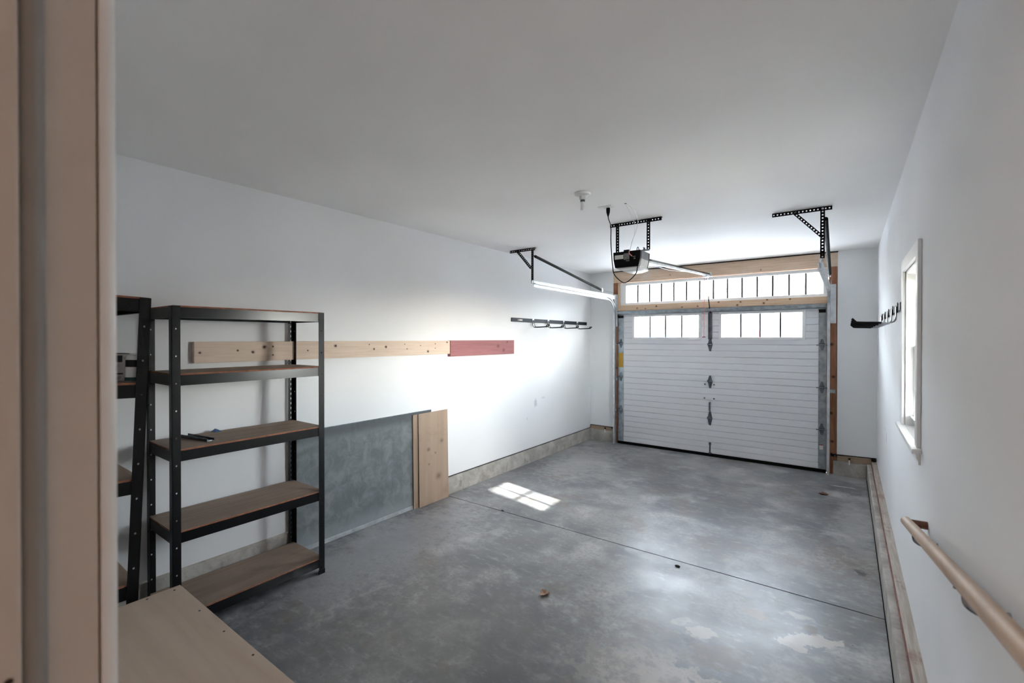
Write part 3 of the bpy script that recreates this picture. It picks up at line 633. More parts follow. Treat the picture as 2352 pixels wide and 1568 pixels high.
# ================================================================== GARAGE DOOR TRACKS, HANGERS, SPRINGS
def cprof(wd=0.026, dp=0.050, t=0.0025):
    # closed outline of a thin C channel, a = across (x), b = depth
    return [(0, 0), (wd, 0), (wd, 0.010), (wd - t, 0.010), (wd - t, t), (t, t), (t, dp - t), (wd - t, dp - t), (wd - t, dp - 0.010), (wd, dp - 0.010), (wd, dp), (0, dp)]
def angle_iron(mb, o, U, Wv, Nv, L, w=0.032, t=0.003, first=0.013, second=True):
    """perforated L: flange along Wv (perforated) and a second perforated flange along Nv"""
    mb.perf(o, U, Wv, L, w, t if Vector(U).cross(Vector(Wv)).dot(Vector(Nv)) > 0 else -t, 0.0262, 0.0062, 0.0062, first)
    if second: mb.perf(o, U, Nv, L, w, t if Vector(U).cross(Vector(Nv)).dot(Vector(Wv)) > 0 else -t, 0.0262, 0.0062, 0.0062, first)
    return mb
def door_track(side):
    sx = 1 if side == 'left' else -1
    xt = -2.998 if side == 'left' else -0.176      # outer face of the track
    zt = 2.345 if side == 'left' else 2.312
    t = thing('door_track', 'galvanised track with black perforated hanger on the %s side of the garage door' % side, 'door track', (xt, 5.6, 0), group='garage door tracks')
    yv = DY - 0.052; rad = 0.28
    pts = [(xt, yv, 0.006), (xt, yv, zt - rad - 0.03)]
    W2(t, MB().sweep([(a * sx if True else a, b) for a, b in cprof()], pts, (1, 0, 0)), 'vertical_track', 'galv_light')
    arc = [(xt, yv - rad * (1 - math.cos(th)), zt - 0.03 - rad + rad * math.sin(th)) for th in [math.pi / 2 * i / 10 for i in range(11)]]
    W2(t, MB().sweep([(a * sx, b) for a, b in cprof()], arc, (1, 0, 0)), 'curved_track', 'galv_light')
    W2(t, MB().sweep([(a * sx, b) for a, b in cprof()], [(xt, yv - rad, zt - 0.03), (xt, 4.50, zt - 0.02)], (1, 0, 0)), 'horizontal_track', 'galv_light')
    xo = xt - sx * 0.003
    W2(t, MB().box((xo, 4.47, zt - 0.050), (xo + sx * 0.0025, yv + 0.03, zt + 0.010)).box((xo, 4.47, zt + 0.008), (xo + sx * 0.02, yv + 0.03, zt + 0.0105)), 'track_angle', 'galv_light')
    # flag bracket on the stud and jamb clips
    xa = -3.008 if side == 'left' else -0.176
    xb = -2.968 if side == 'left' else -0.118
    W2(t, MB().box((xa, FY - 0.004, 1.86), (xb, FY - 0.001, zt + 0.03)).box((xo - 0.0005, yv, 2.02), (xo + 0.0022, FY - 0.002, zt + 0.03)), 'flag_bracket', 'galv_light')
    for zc in (1.02,):
        W2(t, MB().box((xa - 0.01, FY - 0.004, zc - 0.022), (xb - 0.005, FY - 0.001, zc + 0.022)).box((xo - 0.0005, yv + 0.01, zc - 0.02), (xo + 0.0022, FY - 0.002, zc + 0.02)), 'jamb_clip', 'galv')
    # ceiling hanger
    hx0, hx1 = (-3.345, -2.976) if side == 'left' else (-0.53, -0.106)
    vx = -3.028 if side == 'left' else -0.186
    ca = W2(t, angle_iron(MB(), (hx0, 4.5, ZC - 0.0005), (1, 0, 0), (0, 0, -1), (0, 1, 0), hx1 - hx0), 'ceiling_angle', 'black_bar')
    W2(t, angle_iron(MB(), (vx, 4.497, 2.325), (0, 0, 1), (1, 0, 0), (0, 1, 0), ZC - 2.325 - 0.006), 'hanger_strap', 'black_bar')
    b0, b1 = ((-3.236, 2.722), (-3.028, 2.492)) if side == 'left' else ((-0.385, 2.722), (-0.178, 2.486))
    d = Vector((b1[0] - b0[0], 0, b1[1] - b0[1])); pn = Vector((d.z, 0, -d.x)).normalized()
    W2(t, angle_iron(MB(), Vector((b0[0], 4.493, b0[1])) + pn * 0.0, d, -pn, (0, -1, 0), d.length, 0.026, 0.0025, 0.013, True), 'hanger_brace', 'black_bar')
    for (bx_, bz) in ((vx + 0.016, ZC - 0.018), (vx + 0.016, zt - 0.01)):
        W2(t, MB().lathe([(0.009, 0), (0.009, -0.006), (0.004, -0.008)], (bx_, 4.494, bz), 8, axis='Y'), 'bolt', 'chrome')
    return t
door_track('left'); door_track('right')
def spring(side):
    a, b = (((-2.985, 4.515, 2.642), (-3.005, 6.34, 2.408)) if side == 'left' else ((-0.150, 4.515, 2.647), (-0.170, 6.34, 2.41)))
    a, b = Vector(a), Vector(b)
    t = thing('extension_spring', 'black extension spring slanting to the %s door track' % side, 'spring', a, group='extension springs')
    d = (b - a); n = 60; ax = d.normalized(); s1 = ax.cross(Vector((0, 0, 1))).normalized(); s2 = s1.cross(ax)
    mb = MB(); turns = 110; pts = []
    rr = [0.0155 + 0.0022 * (i % 2) for i in range(turns)]
    mb.tube([Vector((0, 0, 0)) + d * (i / (turns - 1)) for i in range(turns)], rr, 12)
    mb.build('coil', 'black_rubber', t)
    pu = MB().lathe([(0.012, -0.008), (0.030, -0.008), (0.024, -0.002), (0.024, 0.002), (0.030, 0.008), (0.012, 0.008)], d + ax * 0.035, 18, axis='X').build('pulley', 'galv_light', t)
    MB().box(d + ax * 0.035 - Vector((0.012, 0.01, 0.03)), d + ax * 0.035 + Vector((-0.009, 0.01, 0.03))).box(d + ax * 0.035 + Vector((0.009, -0.01, -0.03)), d + ax * 0.035 + Vector((0.012, 0.01, 0.03))).build('pulley_fork', 'galv_light', t)
    cb = MB().tube([d + ax * 0.06, Vector((b.x, YD - 0.09, 2.40)) - a, Vector((b.x, YD - 0.07, 2.33)) - a], 0.0018, 6).build('cable', 'chrome', t)
    MB().tube([Vector((0, 0, 0)), Vector((0, -0.012, 0.006)), Vector((-0.014, -0.014, 0.004))], 0.005, 8).build('hook_end', 'black_bar', t)
    return t
spring('left'); spring('right')

# ================================================================== OPENER
M['opener_metal'] = mat('opener_grey_metal', (104, 108, 114), 0.35, 0.4, rgb2=(84, 88, 94), scale=6)
M['lens'] = mat('opener_lens', (244, 244, 246), 0.3)
M['label_grey'] = mat('grey_label', (150, 150, 150), 0.5, rgb2=(96, 96, 96), scale=120)
M['wire_white'] = mat('white_wire', (226, 222, 220), 0.5)
M['wire_pink'] = mat('pink_wire', (226, 150, 142), 0.5)
M['red_plastic'] = mat('red_plastic', (150, 24, 28), 0.4)
OX0, OX1, OYF, OYB, OZ0, OZ1 = -1.750, -1.490, 3.950, 4.195, 2.320, 2.462
op = thing('garage_door_opener', 'black and grey garage door opener motor hung from the ceiling', 'door opener', (-1.62, 4.05, ZC))
front = [(OX0, OYF, OZ1), (OX1, OYF, OZ1), (OX1 - 0.004, OYF, OZ0 + 0.07), (OX1 - 0.02, OYF, OZ0), (OX0 + 0.018, OYF, OZ0), (OX0 + 0.003, OYF, OZ0 + 0.07)]
W2(op, MB().prism(front, (0, 0.035, 0)), 'front_panel', 'black_plastic', bevel=0.006, smooth=True)
W2(op, MB().prism([(a if a < -1.6 else a, OYF + 0.036, c) for a, b, c in front], (0, OYB - OYF - 0.06, 0)), 'housing', 'opener_metal', bevel=0.004)
W2(op, MB().prism([(a, OYB - 0.022, c) for a, b, c in front], (0, 0.022, 0)), 'rear_panel', 'black_plastic', bevel=0.005)
lens = MB(); segs = 8
pr = [(OX0 + 0.02, OZ0 - 0.001), (OX0 + 0.06, OZ0 - 0.024), (-1.64, OZ0 - 0.038), (-1.56, OZ0 - 0.036), (OX1 - 0.01, OZ0 - 0.020), (OX1 - 0.012, OZ0 - 0.001)]
lens.prism([(a, OYF + 0.012, c) for a, c in pr], (0, OYB - OYF - 0.02, 0))
W2(op, lens, 'light_lens', 'lens', bevel=0.006, smooth=True)
W2(op, MB().box((OX0 + 0.018, OYF - 0.0015, 2.395), (OX0 + 0.10, OYF + 0.001, 2.432)), 'white_label', 'paper')
W2(op, MB().box((OX0 + 0.104, OYF - 0.0015, 2.385), (OX0 + 0.158, OYF + 0.001, 2.442)), 'grey_label', 'label_grey')
W2(op, MB().box((OX0 + 0.125, OYF - 0.0015, 2.370), (OX0 + 0.158, OYF + 0.001, 2.379)), 'small_label', 'label_grey')
W2(op, MB().box((OX0 + 0.19, OYF - 0.006, 2.403), (OX0 + 0.214, OYF + 0.001, 2.410)).box((OX0 + 0.20, OYF - 0.006, 2.385), (OX0 + 0.214, OYF + 0.001, 2.395)), 'terminal', 'label_grey')
W2(op, MB().box((-1.665, 3.99, OZ1), (-1.615, 4.03, OZ1 + 0.022)), 'top_clip', 'black_plastic', bevel=0.004)
W2(op, MB().box((OX0 + 0.005, 4.0, OZ1), (OX0 + 0.08, 4.10, OZ1 + 0.006)), 'mount_plate', 'opener_metal')
W2(op, MB().box((OX1 - 0.03, 4.0, OZ1), (OX1 + 0.05, 4.05, OZ1 + 0.006)).box((OX1 + 0.005, 4.005, OZ1 + 0.006), (OX1 + 0.008, 4.05, OZ1 + 0.03)), 'mount_plate', 'opener_metal')
W2(op, angle_iron(MB(), (-1.812, 4.02, ZC - 0.0005), (1, 0, 0), (0, 0, -1), (0, 1, 0), 0.487), 'ceiling_angle', 'black_bar')
W2(op, angle_iron(MB(), (-1.752, 4.016, 2.466), (0, 0, 1), (1, 0, 0), (0, 1, 0), ZC - 2.466 - 0.005), 'hanger_strap', 'black_bar')
W2(op, angle_iron(MB(), (-1.458, 4.016, 2.466), (0, 0, 1), (1, 0, 0), (0, 1, 0), ZC - 2.466 - 0.005, second=False), 'hanger_strap', 'black_bar')
# rail to the header
ra, rb = Vector((-1.60, OYB, 2.425)), Vector((-1.585, YD - 0.03, 2.572))
rl = W2(op, MB().prism([ra + Vector((-0.012, 0, -0.022)), ra + Vector((0.012, 0, -0.022)), ra + Vector((0.012, 0, 0.000)), ra + Vector((-0.012, 0, 0.000))], rb - ra), 'rail', 'galv_light')
p = MB().prism([ra + Vector((-0.014, 0, 0.0005)), ra + Vector((0.014, 0, 0.0005)), ra + Vector((0.014, 0, 0.020)), ra + Vector((-0.014, 0, 0.020))], rb - ra).build('rail_cap', 'black_gloss', None, loc=op.location); p.location = (0, 0, 0); p.parent = rl
W2(op, MB().tube([ra + Vector((0.03, 0, -0.03)), ra.lerp(rb, 0.3) + Vector((0.02, 0, -0.055)), ra.lerp(rb, 0.55) + Vector((0, 0, -0.03))], 0.0025, 6), 'chain', 'steel_dark')
W2(op, MB().box((-1.625, YD - 0.055, 2.545), (-1.545, YD - 0.006, 2.562)).box((-1.61, YD - 0.009, 2.56), (-1.56, YD - 0.005, 2.61)).lathe([(0.022, -0.012), (0.022, 0.012)], (-1.585, YD - 0.05, 2.563), 14, axis='X'), 'header_bracket', 'galv_light')
W2(op, MB().box((-1.615, YD - 0.25, 2.520), (-1.562, YD - 0.13, 2.552)), 'trolley', 'galv_light', bevel=0.004)
W2(op, MB().tube(smooth_path([(-1.590, YD - 0.18, 2.535), (-1.583, YD - 0.14, 2.40), (-1.577, YD - 0.10, 2.25), (-1.572, YD - 0.055, 2.09), (-1.566, YD - 0.03, 2.03)], 4), [0.0035] * 8 + [0.007] * 9, 8), 'door_arm', 'black_bar')
W2(op, MB().tube([(-1.605, YD - 0.22, 2.53), (-1.606, YD - 0.22, 1.70)], 0.0035, 6), 'release_cord', 'wire_pink')
W2(op, MB().tube([(-1.626, YD - 0.22, 1.688), (-1.608, YD - 0.22, 1.696), (-1.588, YD - 0.22, 1.690)], 0.007, 8), 'release_handle', 'red_plastic')
# power cord up to the ceiling outlet, low wires
W2(op, MB().tube(smooth_path([(-1.583, 3.475, 2.700), (-1.60, 3.52, 2.66), (-1.66, 3.70, 2.64), (-1.74, 3.88, 2.56), (-1.762, 3.942, 2.47), (-1.752, 3.944, 2.35), (-1.735, 3.944, 2.26), (-1.66, 3.945, 2.185), (-1.605, 3.945, 2.185), (-1.53, 3.945, 2.25), (-1.513, 3.944, 2.315)], 6), 0.0042, 8), 'power_cord', 'black_rubber', smooth=True)
W2(op, MB().lathe([(0.013, 2.738 - ZC + ZC), (0.016, 2.728), (0.014, 2.70), (0.007, 2.675), (0.004, 2.665)], (-1.583, 3.475, 0), 12), 'plug', 'black_rubber', smooth=True)
W2(op, MB().tube(smooth_path([(-1.432, 3.468, 2.744), (-1.43, 3.55, 2.70), (-1.50, 3.80, 2.69), (-1.56, 3.99, 2.72), (-1.565, 4.0, 2.62), (-1.585, 3.98, 2.53), (-1.59, 3.955, 2.465)], 6), 0.0018, 6), 'bell_wire', 'wire_white')
W2(op, MB().tube(smooth_path([(-1.425, 3.47, 2.744), (-1.40, 3.57, 2.71), (-1.46, 3.8, 2.70), (-1.53, 3.99, 2.72), (-1.55, 4.0, 2.64), (-1.58, 3.98, 2.55), (-1.588, 3.955, 2.465)], 6), 0.0018, 6), 'bell_wire', 'wire_white')
W2(op, MB().tube(smooth_path([(-1.59, 3.946, 2.462), (-1.592, 3.944, 2.44), (-1.575, 3.944, 2.42), (-1.565, 3.944, 2.412)], 5), 0.0045, 8), 'terminal_wire', 'wire_pink')
W2(op, MB().tube(smooth_path([(-1.53, 3.97, 2.462), (-1.525, 3.965, 2.482), (-1.515, 3.96, 2.488), (-1.505, 3.955, 2.462)], 5), 0.003, 6), 'antenna_loop', 'black_rubber')

# ceiling outlet and lamp holder
ol = thing('ceiling_outlet', 'flat white outlet plate on the ceiling above the opener cord', 'outlet', (-1.595, 3.462, ZC))
MB().box((-0.058, -0.036, -0.007), (0.058, 0.036, -0.0005)).build('plate', 'trim_white', ol, bevel=0.002)
MB().box((-0.018, -0.014, -0.009), (0.030, 0.014, -0.0071)).build('socket', 'paper', ol)
wh = MB().lathe([(0.010, ZC - 0.002), (0.009, ZC - 0.0005)], (-1.43, 3.467, 0), 10).build('wire_hole', 'black_gap'); tag(wh, 'small dark wire hole in the ceiling beside the outlet', 'hole')
lp = thing('lamp_holder', 'white ceiling lamp holder with a bare white bulb', 'lamp', (-1.583, 3.03, ZC))
MB().lathe([(0.058, -0.0005), (0.060, -0.008), (0.055, -0.016), (0.035, -0.022), (0.024, -0.026), (0.023, -0.050), (0.019, -0.052)], seg=32).build('base', 'trim_white', lp, smooth=True)
MB().lathe([(0.0165, -0.052), (0.0175, -0.056), (0.0165, -0.060), (0.0175, -0.064), (0.016, -0.068)], seg=20).build('socket_ring', 'steel_dark', lp, smooth=True)
MB().lathe([(0.0165, -0.068), (0.0170, -0.080), (0.0170, -0.120), (0.0145, -0.128), (0.006, -0.132)], seg=20).build('bulb', 'lens', lp, smooth=True)

# ================================================================== WALL HOOK RAILS
M['hook_rail_blue'] = mat('dark_slate_rail', (22, 32, 44), 0.5, spec=0.2)
M['clip'] = mat('pale_clip', (214, 218, 222), 0.4)
def hook_rail(label, loc, length, hooks, mirror, rail_mat, zoff, chrome_len, clip):
    t = thing('hook_rail', label, 'hook rail', loc, group='wall hook rails')
    s = -1 if mirror else 1
    MB().box((0.0005 * s, 0, 0), (0.016 * s, length, 0.050)).build('rail', rail_mat, t, bevel=0.004)
    for hy in hooks:
        hk = MB().box((0.0165 * s, hy - 0.022, -0.012), (0.0205 * s, hy + 0.022, 0.056)).build('hook', clip, t, bevel=0.002)
        for dy in (-0.022, 0.022):
            path = smooth_path([(0.023 * s, hy + dy * 0.5, 0.030), (0.024 * s, hy + dy * 0.7, 0.0), (0.028 * s, hy + dy, -0.040 + zoff), (0.045 * s, hy + dy, -0.062 + zoff), (chrome_len * s, hy + dy, -0.064 + zoff)], 5)
            MB().tube(path, 0.0045, 8).build('prong', 'chrome' if mirror else 'black_bar', hk, smooth=True)
            MB().tube(smooth_path([(chrome_len * s, hy + dy, -0.064 + zoff), (0.14 * s, hy + dy, -0.062 + zoff), (0.225 * s, hy + dy, -0.059 + zoff), (0.240 * s, hy + dy, -0.052 + zoff), (0.258 * s, hy + dy, -0.032 + zoff)], 5), 0.0068, 10).build('rubber_sleeve', 'black_rubber', hk, smooth=True)
        MB().tube([(0.024 * s + 0.001 * s, hy + 0.016 * math.cos(a), -0.030 + zoff + 0.016 * math.sin(a)) for a in [2 * math.pi * i / 14 for i in range(15)]], 0.003, 6).build('ring', 'chrome', hk)
    return t
h1 = hook_rail('slate blue rail with four double hooks on the far left wall', (XL, 4.655, 1.886), 2.065, (0.485, 0.875, 1.31, 1.735), False, 'hook_rail_blue', 0.0, 0.06, 'clip')
lg = MB().box((0.0165, 0.13, 0.018), (0.0172, 0.235, 0.032)).build('badge', 'paper', h1)
MB().box((0.0172, 0.135, 0.020), (0.0176, 0.165, 0.030)).build('red_mark', 'red_print', lg)
hook_rail('black rail with double hooks projecting beside the side window', (XR, 3.775, 1.852), 2.065, (0.16, 0.55, 0.98, 1.40, 1.82), True, 'black_plastic', -0.012, 0.10, 'black_plastic')

# ================================================================== SENSORS, WIRES
def sensor(label, x, s, zc):
    t = thing('safety_sensor', label, 'sensor', (x, FY - 0.02, zc), group='door safety sensors')
    MB().box((-0.028, -0.012, -0.014), (0.028, 0.016, 0.014)).build('body', 'black_plastic', t, bevel=0.004)
    MB().box((0.020 * s, -0.014, 0.004), (0.030 * s, 0.014, 0.024)).build('mount', 'black_bar', t)
    MB().lathe([(0.008, -0.0125), (0.006, -0.0145)], (-0.012 * s, 0, -0.003), 10, axis='Y').build('lens', 'chrome', t)
sensor('black safety sensor on the stud left of the garage door', -3.030, 1, 0.232)
sensor('black safety sensor on the stud right of the garage door', -0.135, -1, 0.236)
tag(MB().tube([(-3.06, YD - 0.006, 0.238), (-3.2, YD - 0.006, 0.241), (XL + 0.012, YD - 0.006, 0.246), (XL + 0.006, YD - 0.012, 0.243), (XL + 0.006, YD - 0.014, 0.196), (XL + 0.006, 5.2, 0.192), (XL + 0.006, 3.50, 0.190), (XL + 0.006, 1.86, 0.190)], 0.0042, 6).build('sensor_wire', 'black_rubber'), 'thin black wire along the top of the left curb', 'wire')
tag(MB().tube([(-0.105, YD - 0.006, 0.240), (0.05, YD - 0.006, 0.248), (XR - 0.005, YD - 0.006, 0.252)], 0.0045, 6).build('sensor_wire', 'black_rubber'), 'thin black wire above the right brown sill plate', 'wire')
for (xx, lab) in ((-3.175, 'left'), (0.02, 'right')):
    t = thing('zip_tie', 'white cable tie hanging from the wire at the %s curb' % lab, 'cable tie', (xx, YD - 0.028 if lab == 'left' else YD - 0.036, 0.19), group='cable ties')
    MB().box((-0.006, -0.002, -0.045), (0.006, 0.0, 0.012)).build('strap', 'trim_white', t)
    MB().box((-0.011, 0.0, 0.010), (0.011, 0.018, 0.034)).build('anchor', 'black_plastic', t)

# ================================================================== SMALL THINGS
# things on the shelves
sc_ = thing('metal_channel', 'grey metal channel offcut lying on the middle shelf', 'metal strip', (-3.10, 1.140, 1.0485), (0, 0, R(189)))
MB().prism([(0, -0.022, 0.0), (0, 0.022, 0.0), (0, 0.022, 0.016), (0, 0.019, 0.016), (0, 0.019, 0.003), (0, -0.019, 0.003), (0, -0.019, 0.016), (0, -0.022, 0.016)], (0.285, 0, 0)).build('channel', 'steel_dark', sc_)
MB().box((0.006, -0.010, 0.0031), (0.030, 0.010, 0.006)).build('clip', 'chrome', sc_)
M['blue_scrap'] = mat('blue_foil', (70, 104, 146), 0.4)
tag(MB().add([(0, 0, 0.001), (0.05, 0.01, 0.002), (0.045, 0.05, 0.001), (0.0, 0.045, 0.003), (0.02, 0.02, 0.022), (0.03, 0.035, 0.014)], [(0, 1, 4), (1, 2, 5), (1, 5, 4), (2, 3, 5), (3, 4, 5), (3, 0, 4), (0, 3, 2, 1)]).build('paper_scrap', 'blue_scrap', loc=(0.02, 0.02, 0)), 'crumpled blue scrap on the middle shelf', 'scrap').location = (-3.385, 1.27, 1.0485)
M['box_grey'] = mat('grey_carton', (176, 174, 172), 0.6, rgb2=(150, 148, 146), scale=18, lo=0.52, hi=0.56)
M['bottle_white'] = mat('white_bottle', (230, 230, 230), 0.35)
M['bottle_label'] = mat('dark_bottle_label', (44, 42, 48), 0.5)
M['teal'] = mat('teal_band', (54, 92, 96), 0.5)
rotu = Matrix.Rotation(R(-2.25), 4, 'X')
bt = thing('bottle', 'small white bottle with a dark label on the half-hidden shelving', 'bottle', (-2.600, 0.640, 1.4745), (R(-2.25), 0, 0))
MB().lathe([(0.023, 0), (0.025, 0.003), (0.025, 0.11), (0.020, 0.118), (0.012, 0.120)], seg=24).build('body', 'bottle_white', bt, smooth=True)
MB().lathe([(0.0253, 0.066), (0.0253, 0.098)], seg=24).build('label_band', 'bottle_label', bt, smooth=True)
MB().lathe([(0.0253, 0.004), (0.0253, 0.020)], seg=24).build('base_band', 'teal', bt, smooth=True)
MB().lathe([(0.013, 0.1201), (0.013, 0.128)], seg=16).build('cap', 'bottle_white', bt)
bx = thing('carton', 'small grey printed carton beside the white bottle', 'box', (-2.685, 0.590, 1.4775), (R(-2.25), 0, R(8)))
MB().box((-0.05, -0.045, 0), (0.05, 0.045, 0.122)).build('carton_body', 'box_grey', bx)
MB().box((-0.0505, -0.046, 0.1221), (0.0505, 0.046, 0.1255)).build('carton_lid', 'bottle_label', bx)
for (za, zb, ya, yb) in ((0.085, 0.115, -0.035, 0.015), (0.045, 0.053, -0.035, -0.005), (0.03, 0.036, -0.035, 0.02)):
    MB().box((0.0501, ya, za), (0.0506, yb, zb)).build('print_block', 'bottle_label', bx)
# dry leaves
M['leaf'] = mat('dry_leaf', (214, 184, 162), 0.7, rgb2=(160, 122, 98), scale=60)
M['leaf_dark'] = mat('dark_dry_leaf', (122, 86, 66), 0.7, rgb2=(86, 58, 44), scale=60)
def leaf(label, loc, size, rz, m_, curl=1.0):
    n = 9; vs_ = []; fs = []
    for i in range(n):
        t = i / (n - 1); wd = 0.42 * math.sin(math.pi * min(1, t * 0.93 + 0.07)) ** 0.8 * (1 + 0.18 * math.sin(t * 19))
        for j in (-1, -0.5, 0, 0.5, 1):
            zz = (0.55 * (j * wd) ** 2 * 2.0 + 0.25 * (t - 0.5) ** 2) * curl + 0.015
            vs_.append(((t - 0.5) * size, j * wd * size, zz * size))
    for i in range(n - 1):
        for j in range(4): a = i * 5 + j; fs.append((a, a + 1, a + 6, a + 5))
    k_ = len(vs_); vs_ += [(x, y, z + 0.0008) for x, y, z in vs_]; fs += [tuple(i + k_ for i in f) for f in fs]
    t = thing('dry_leaf', label, 'leaf', loc, (0, 0, rz))
    MB().add(vs_, fs).build('leaf_blade', m_, t, smooth=True)
    MB().tube([(-0.5 * size, 0, 0.09 * size * curl), (-0.72 * size, 0.03 * size, 0.05 * size)], 0.0010, 5).build('stem', m_, t)
leaf('curled tan leaf in the middle of the floor', (-1.581, 2.515, 0.0005), 0.072, R(60), 'leaf', 1.5)
leaf('flat brown leaf near the right front curb', (-0.198, 5.921, 0.0005), 0.09, R(10), 'leaf_dark', 0.6)
M['pebble'] = mat('dark_pebble', (60, 56, 52), 0.8)
for (px, py, s, lab) in ((-0.998, 3.402, 0.014, 'dark pebble on the floor beside the slab joint'), (-2.69, 3.50, 0.010, 'tiny dark pebble on the joint near the leaning panels')):
    o = MB().lathe([(0.3 * s, 0.0), (0.9 * s, 0.15 * s), (s, 0.45 * s), (0.7 * s, 0.75 * s), (0.2 * s, 0.85 * s)], seg=9).build('pebble', 'pebble', smooth=True)
    o.location = (px, py, 0); o.scale = (1.5, 0.8, 1); tag(o, lab, 'pebble')

# ================================================================== OUTSIDE
M['snow'] = mat('snowy_ground', (226, 228, 232), 0.9, rgb2=(206, 206, 206), scale=0.4)
M['lawn'] = mat('winter_lawn', (134, 126, 108), 0.95, rgb2=(104, 100, 84), scale=1.5)
M['hillside'] = mat('wooded_hillside', (132, 122, 108), 0.95, rgb2=(150, 146, 138), scale=0.6)
M['siding'] = mat('grey_siding', (124, 126, 130), 0.6)
M['roof'] = mat('grey_roof', (84, 88, 96), 0.8)
M['bark'] = mat('grey_bark', (110, 98, 88), 0.9, rgb2=(80, 70, 62), scale=12)
M['tarp'] = mat('blue_tarp', (70, 110, 170), 0.5)
tag(B((-60, YD + 0.2, -0.30), (60, 90, -0.06)).build('ground', 'snow'), 'bright snowy driveway outside the garage', 'ground', kind='structure')
hl_ = MB(); nx, ny = 24, 10; hv = []
for j in range(ny + 1):
    for i in range(nx + 1):
        yy = 30 + j * 4; hv.append((-60 + i * 5, yy, -0.1 + 0.36 * (yy - 30) + (random.uniform(-0.5, 0.5) if j else 0)))
hl_.add(hv, [(j * (nx + 1) + i, j * (nx + 1) + i + 1, (j + 1) * (nx + 1) + i + 1, (j + 1) * (nx + 1) + i) for j in range(ny) for i in range(nx)])
tag(hl_.build('hillside', 'hillside', smooth=True), 'pale wooded hillside beyond the garage door windows', 'hill', kind='structure')
tag(B((XR + 0.2, -25, -0.30), (40, YD + 0.2, -0.06)).build('ground', 'lawn'), 'pale winter yard outside the side window', 'ground', kind='structure')
sh = thing('neighbour_shed', 'pale lap-sided gable building seen through the right door window', 'building', (-3.75, 24, -0.06))
ap, ev, hwd = 3.20, 1.55, 2.75
zb = 0.0
nb = int((ap) / 0.11); sd = MB()
for i in range(nb):
    z0, z1 = i * 0.11, (i + 1) * 0.11
    if z0 > ev: wd0 = hwd * (ap - z0) / (ap - ev)
    else: wd0 = hwd
    wd1 = hwd if z1 <= ev else max(0.02, hwd * (ap - z1) / (ap - ev))
    sd.add([(-wd0, -0.022, z0), (wd0, -0.022, z0), (wd1, 0.0, z1), (-wd1, 0.0, z1), (-wd0, 0.02, z0), (wd0, 0.02, z0), (wd1, 0.02, z1), (-wd1, 0.02, z1)], [(0, 1, 2, 3), (7, 6, 5, 4), (0, 4, 5, 1), (3, 2, 6, 7), (0, 3, 7, 4), (1, 5, 6, 2)])
sd.build('siding', 'siding', sh)
B((-hwd + 0.05, 0.03, 0), (hwd - 0.05, 4.0, ev)).build('wall', 'siding', sh)
for s in (-1, 1):
    MB().prism([(0, -0.35, ap + 0.02), (s * (hwd + 0.3), -0.35, ev - 0.16), (s * (hwd + 0.3), -0.35, ev - 0.02), (0, -0.35, ap + 0.16)], (0, 4.6, 0)).build('roof_slope', 'roof', sh)
    MB().prism([(0, -0.37, ap - 0.16), (s * (hwd + 0.3), -0.37, ev - 0.34), (s * (hwd + 0.3), -0.37, ev - 0.16), (0, -0.37, ap + 0.02)], (0, 0.02, 0)).build('rake_board', 'roof', sh)
fg = thing('garden_flag', 'small red flag on a pole seen through the right door window', 'flag', (-2.34, 17.0, -0.06))
MB().tube([(0, 0, 0), (0, 0, 2.0)], 0.012, 6).build('pole', 'steel_dark', fg)
MB().prism([(-0.02, 0, 1.98), (-0.22, 0, 1.95), (-0.18, 0, 1.74), (-0.02, 0, 1.78)], (0, 0.01, 0)).build('flag', 'red_plastic', fg)
tp = thing('covered_pile', 'low blue tarp covered pile behind the left door window', 'tarp', (-8.4, 25, -0.06))
MB().add([(-1.4, 0, 0), (1.4, 0, 0), (1.4, 1.6, 0), (-1.4, 1.6, 0), (-1.1, 0.2, 1.85), (-0.2, 0.3, 2.02), (1.1, 0.3, 1.80), (1.1, 1.3, 1.8), (-1.1, 1.3, 1.85)], [(0, 1, 6, 5, 4), (1, 2, 7, 6), (2, 3, 8, 7), (3, 0, 4, 8), (4, 5, 6, 7, 8), (3, 2, 1, 0)]).build('tarp_cover', 'tarp', tp)
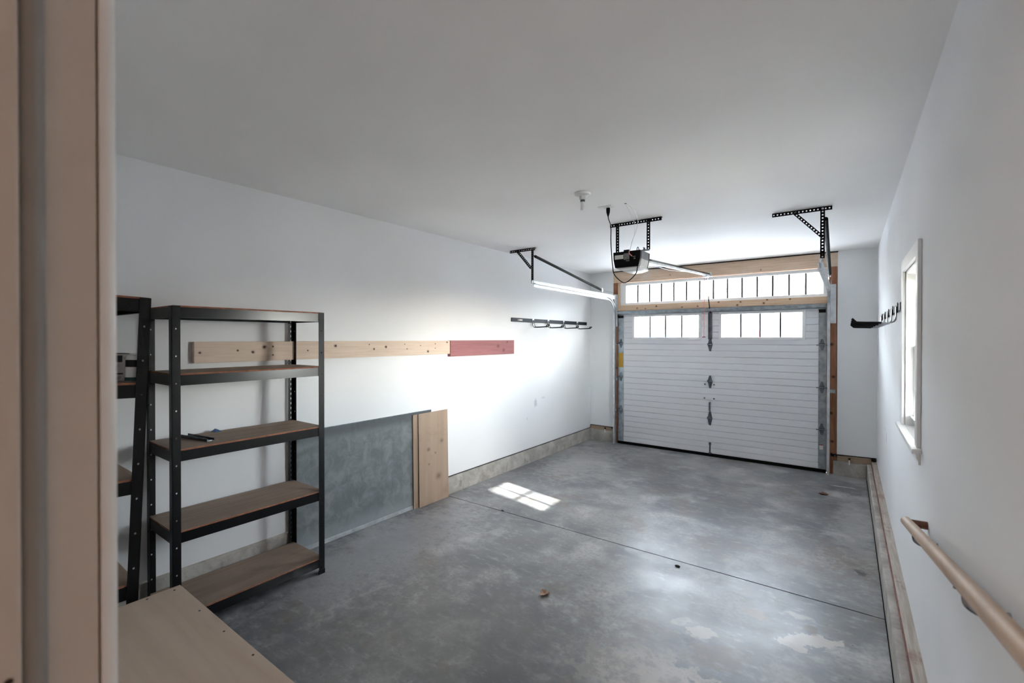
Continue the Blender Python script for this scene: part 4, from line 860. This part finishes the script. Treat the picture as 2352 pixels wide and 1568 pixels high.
def tree(label, x, y, h, r):
    t = thing('bare_tree', label, 'tree', (x, y, -0.3 + 0.36 * max(0, y - 30)), group='bare trees beyond the driveway')
    rnd = random.Random(int(x * 100 + y))
    pts = [(rnd.uniform(-.06, .06) * i, rnd.uniform(-.06, .06) * i, h * i / 6) for i in range(7)]
    MB().tube(pts, [r * (1 - 0.13 * i) for i in range(7)], 8).build('trunk', 'bark', t, smooth=True)
    for i in range(9):
        f = rnd.uniform(0.15, 0.95); k_ = min(5, int(f * 6)); b0 = Vector(pts[k_]).lerp(Vector(pts[k_ + 1]), f * 6 - k_); a = rnd.uniform(0, 6.28); L = rnd.uniform(0.8, 2.2)
        MB().tube([b0, b0 + Vector((math.cos(a) * L * 0.5, math.sin(a) * L * 0.5, L * 0.25)), b0 + Vector((math.cos(a) * L, math.sin(a) * L, L * 0.7))], [r * 0.3, r * 0.2, r * 0.08], 6).build('branch', 'bark', t)
TREES = ((-13.4, 36, 11, 0.16), (-12.0, 38, 12, 0.14), (-10.9, 34, 10, 0.13), (-9.9, 36, 12, 0.18), (-9.0, 35, 11, 0.13), (-8.3, 39, 11, 0.15), (-6.9, 38, 10, 0.14), (-5.8, 41, 11, 0.15), (-4.6, 40, 12, 0.16), (-3.4, 42, 12, 0.15), (-2.2, 40, 11, 0.14), (-1.2, 43, 11, 0.15))
for i, (x, y, h, r) in enumerate(TREES):
    tree('leafless tree outside, %s from the left behind the garage door' % ('first', 'second', 'third', 'fourth', 'fifth', 'sixth', 'seventh', 'eighth', 'ninth', 'tenth', 'eleventh', 'twelfth')[i], x, y, h, r)
# added roof and posts, shaped to shade the upper sash and near panes
po = thing('added_porch', 'added white roof and posts shading the side window', 'added_porch', (1.3, 3.2, -0.06))
W2(po, MB().box((XR + 0.19, 0.6, 2.47), (2.22, 5.6, 2.58)), 'added_porch_roof', 'trim_white')
for (y0, y1) in ((2.655, 2.865), (3.55, 3.75)):
    W2(po, MB().box((2.0, y0, -0.06), (2.2, y1, 2.469)), 'post', 'trim_white')
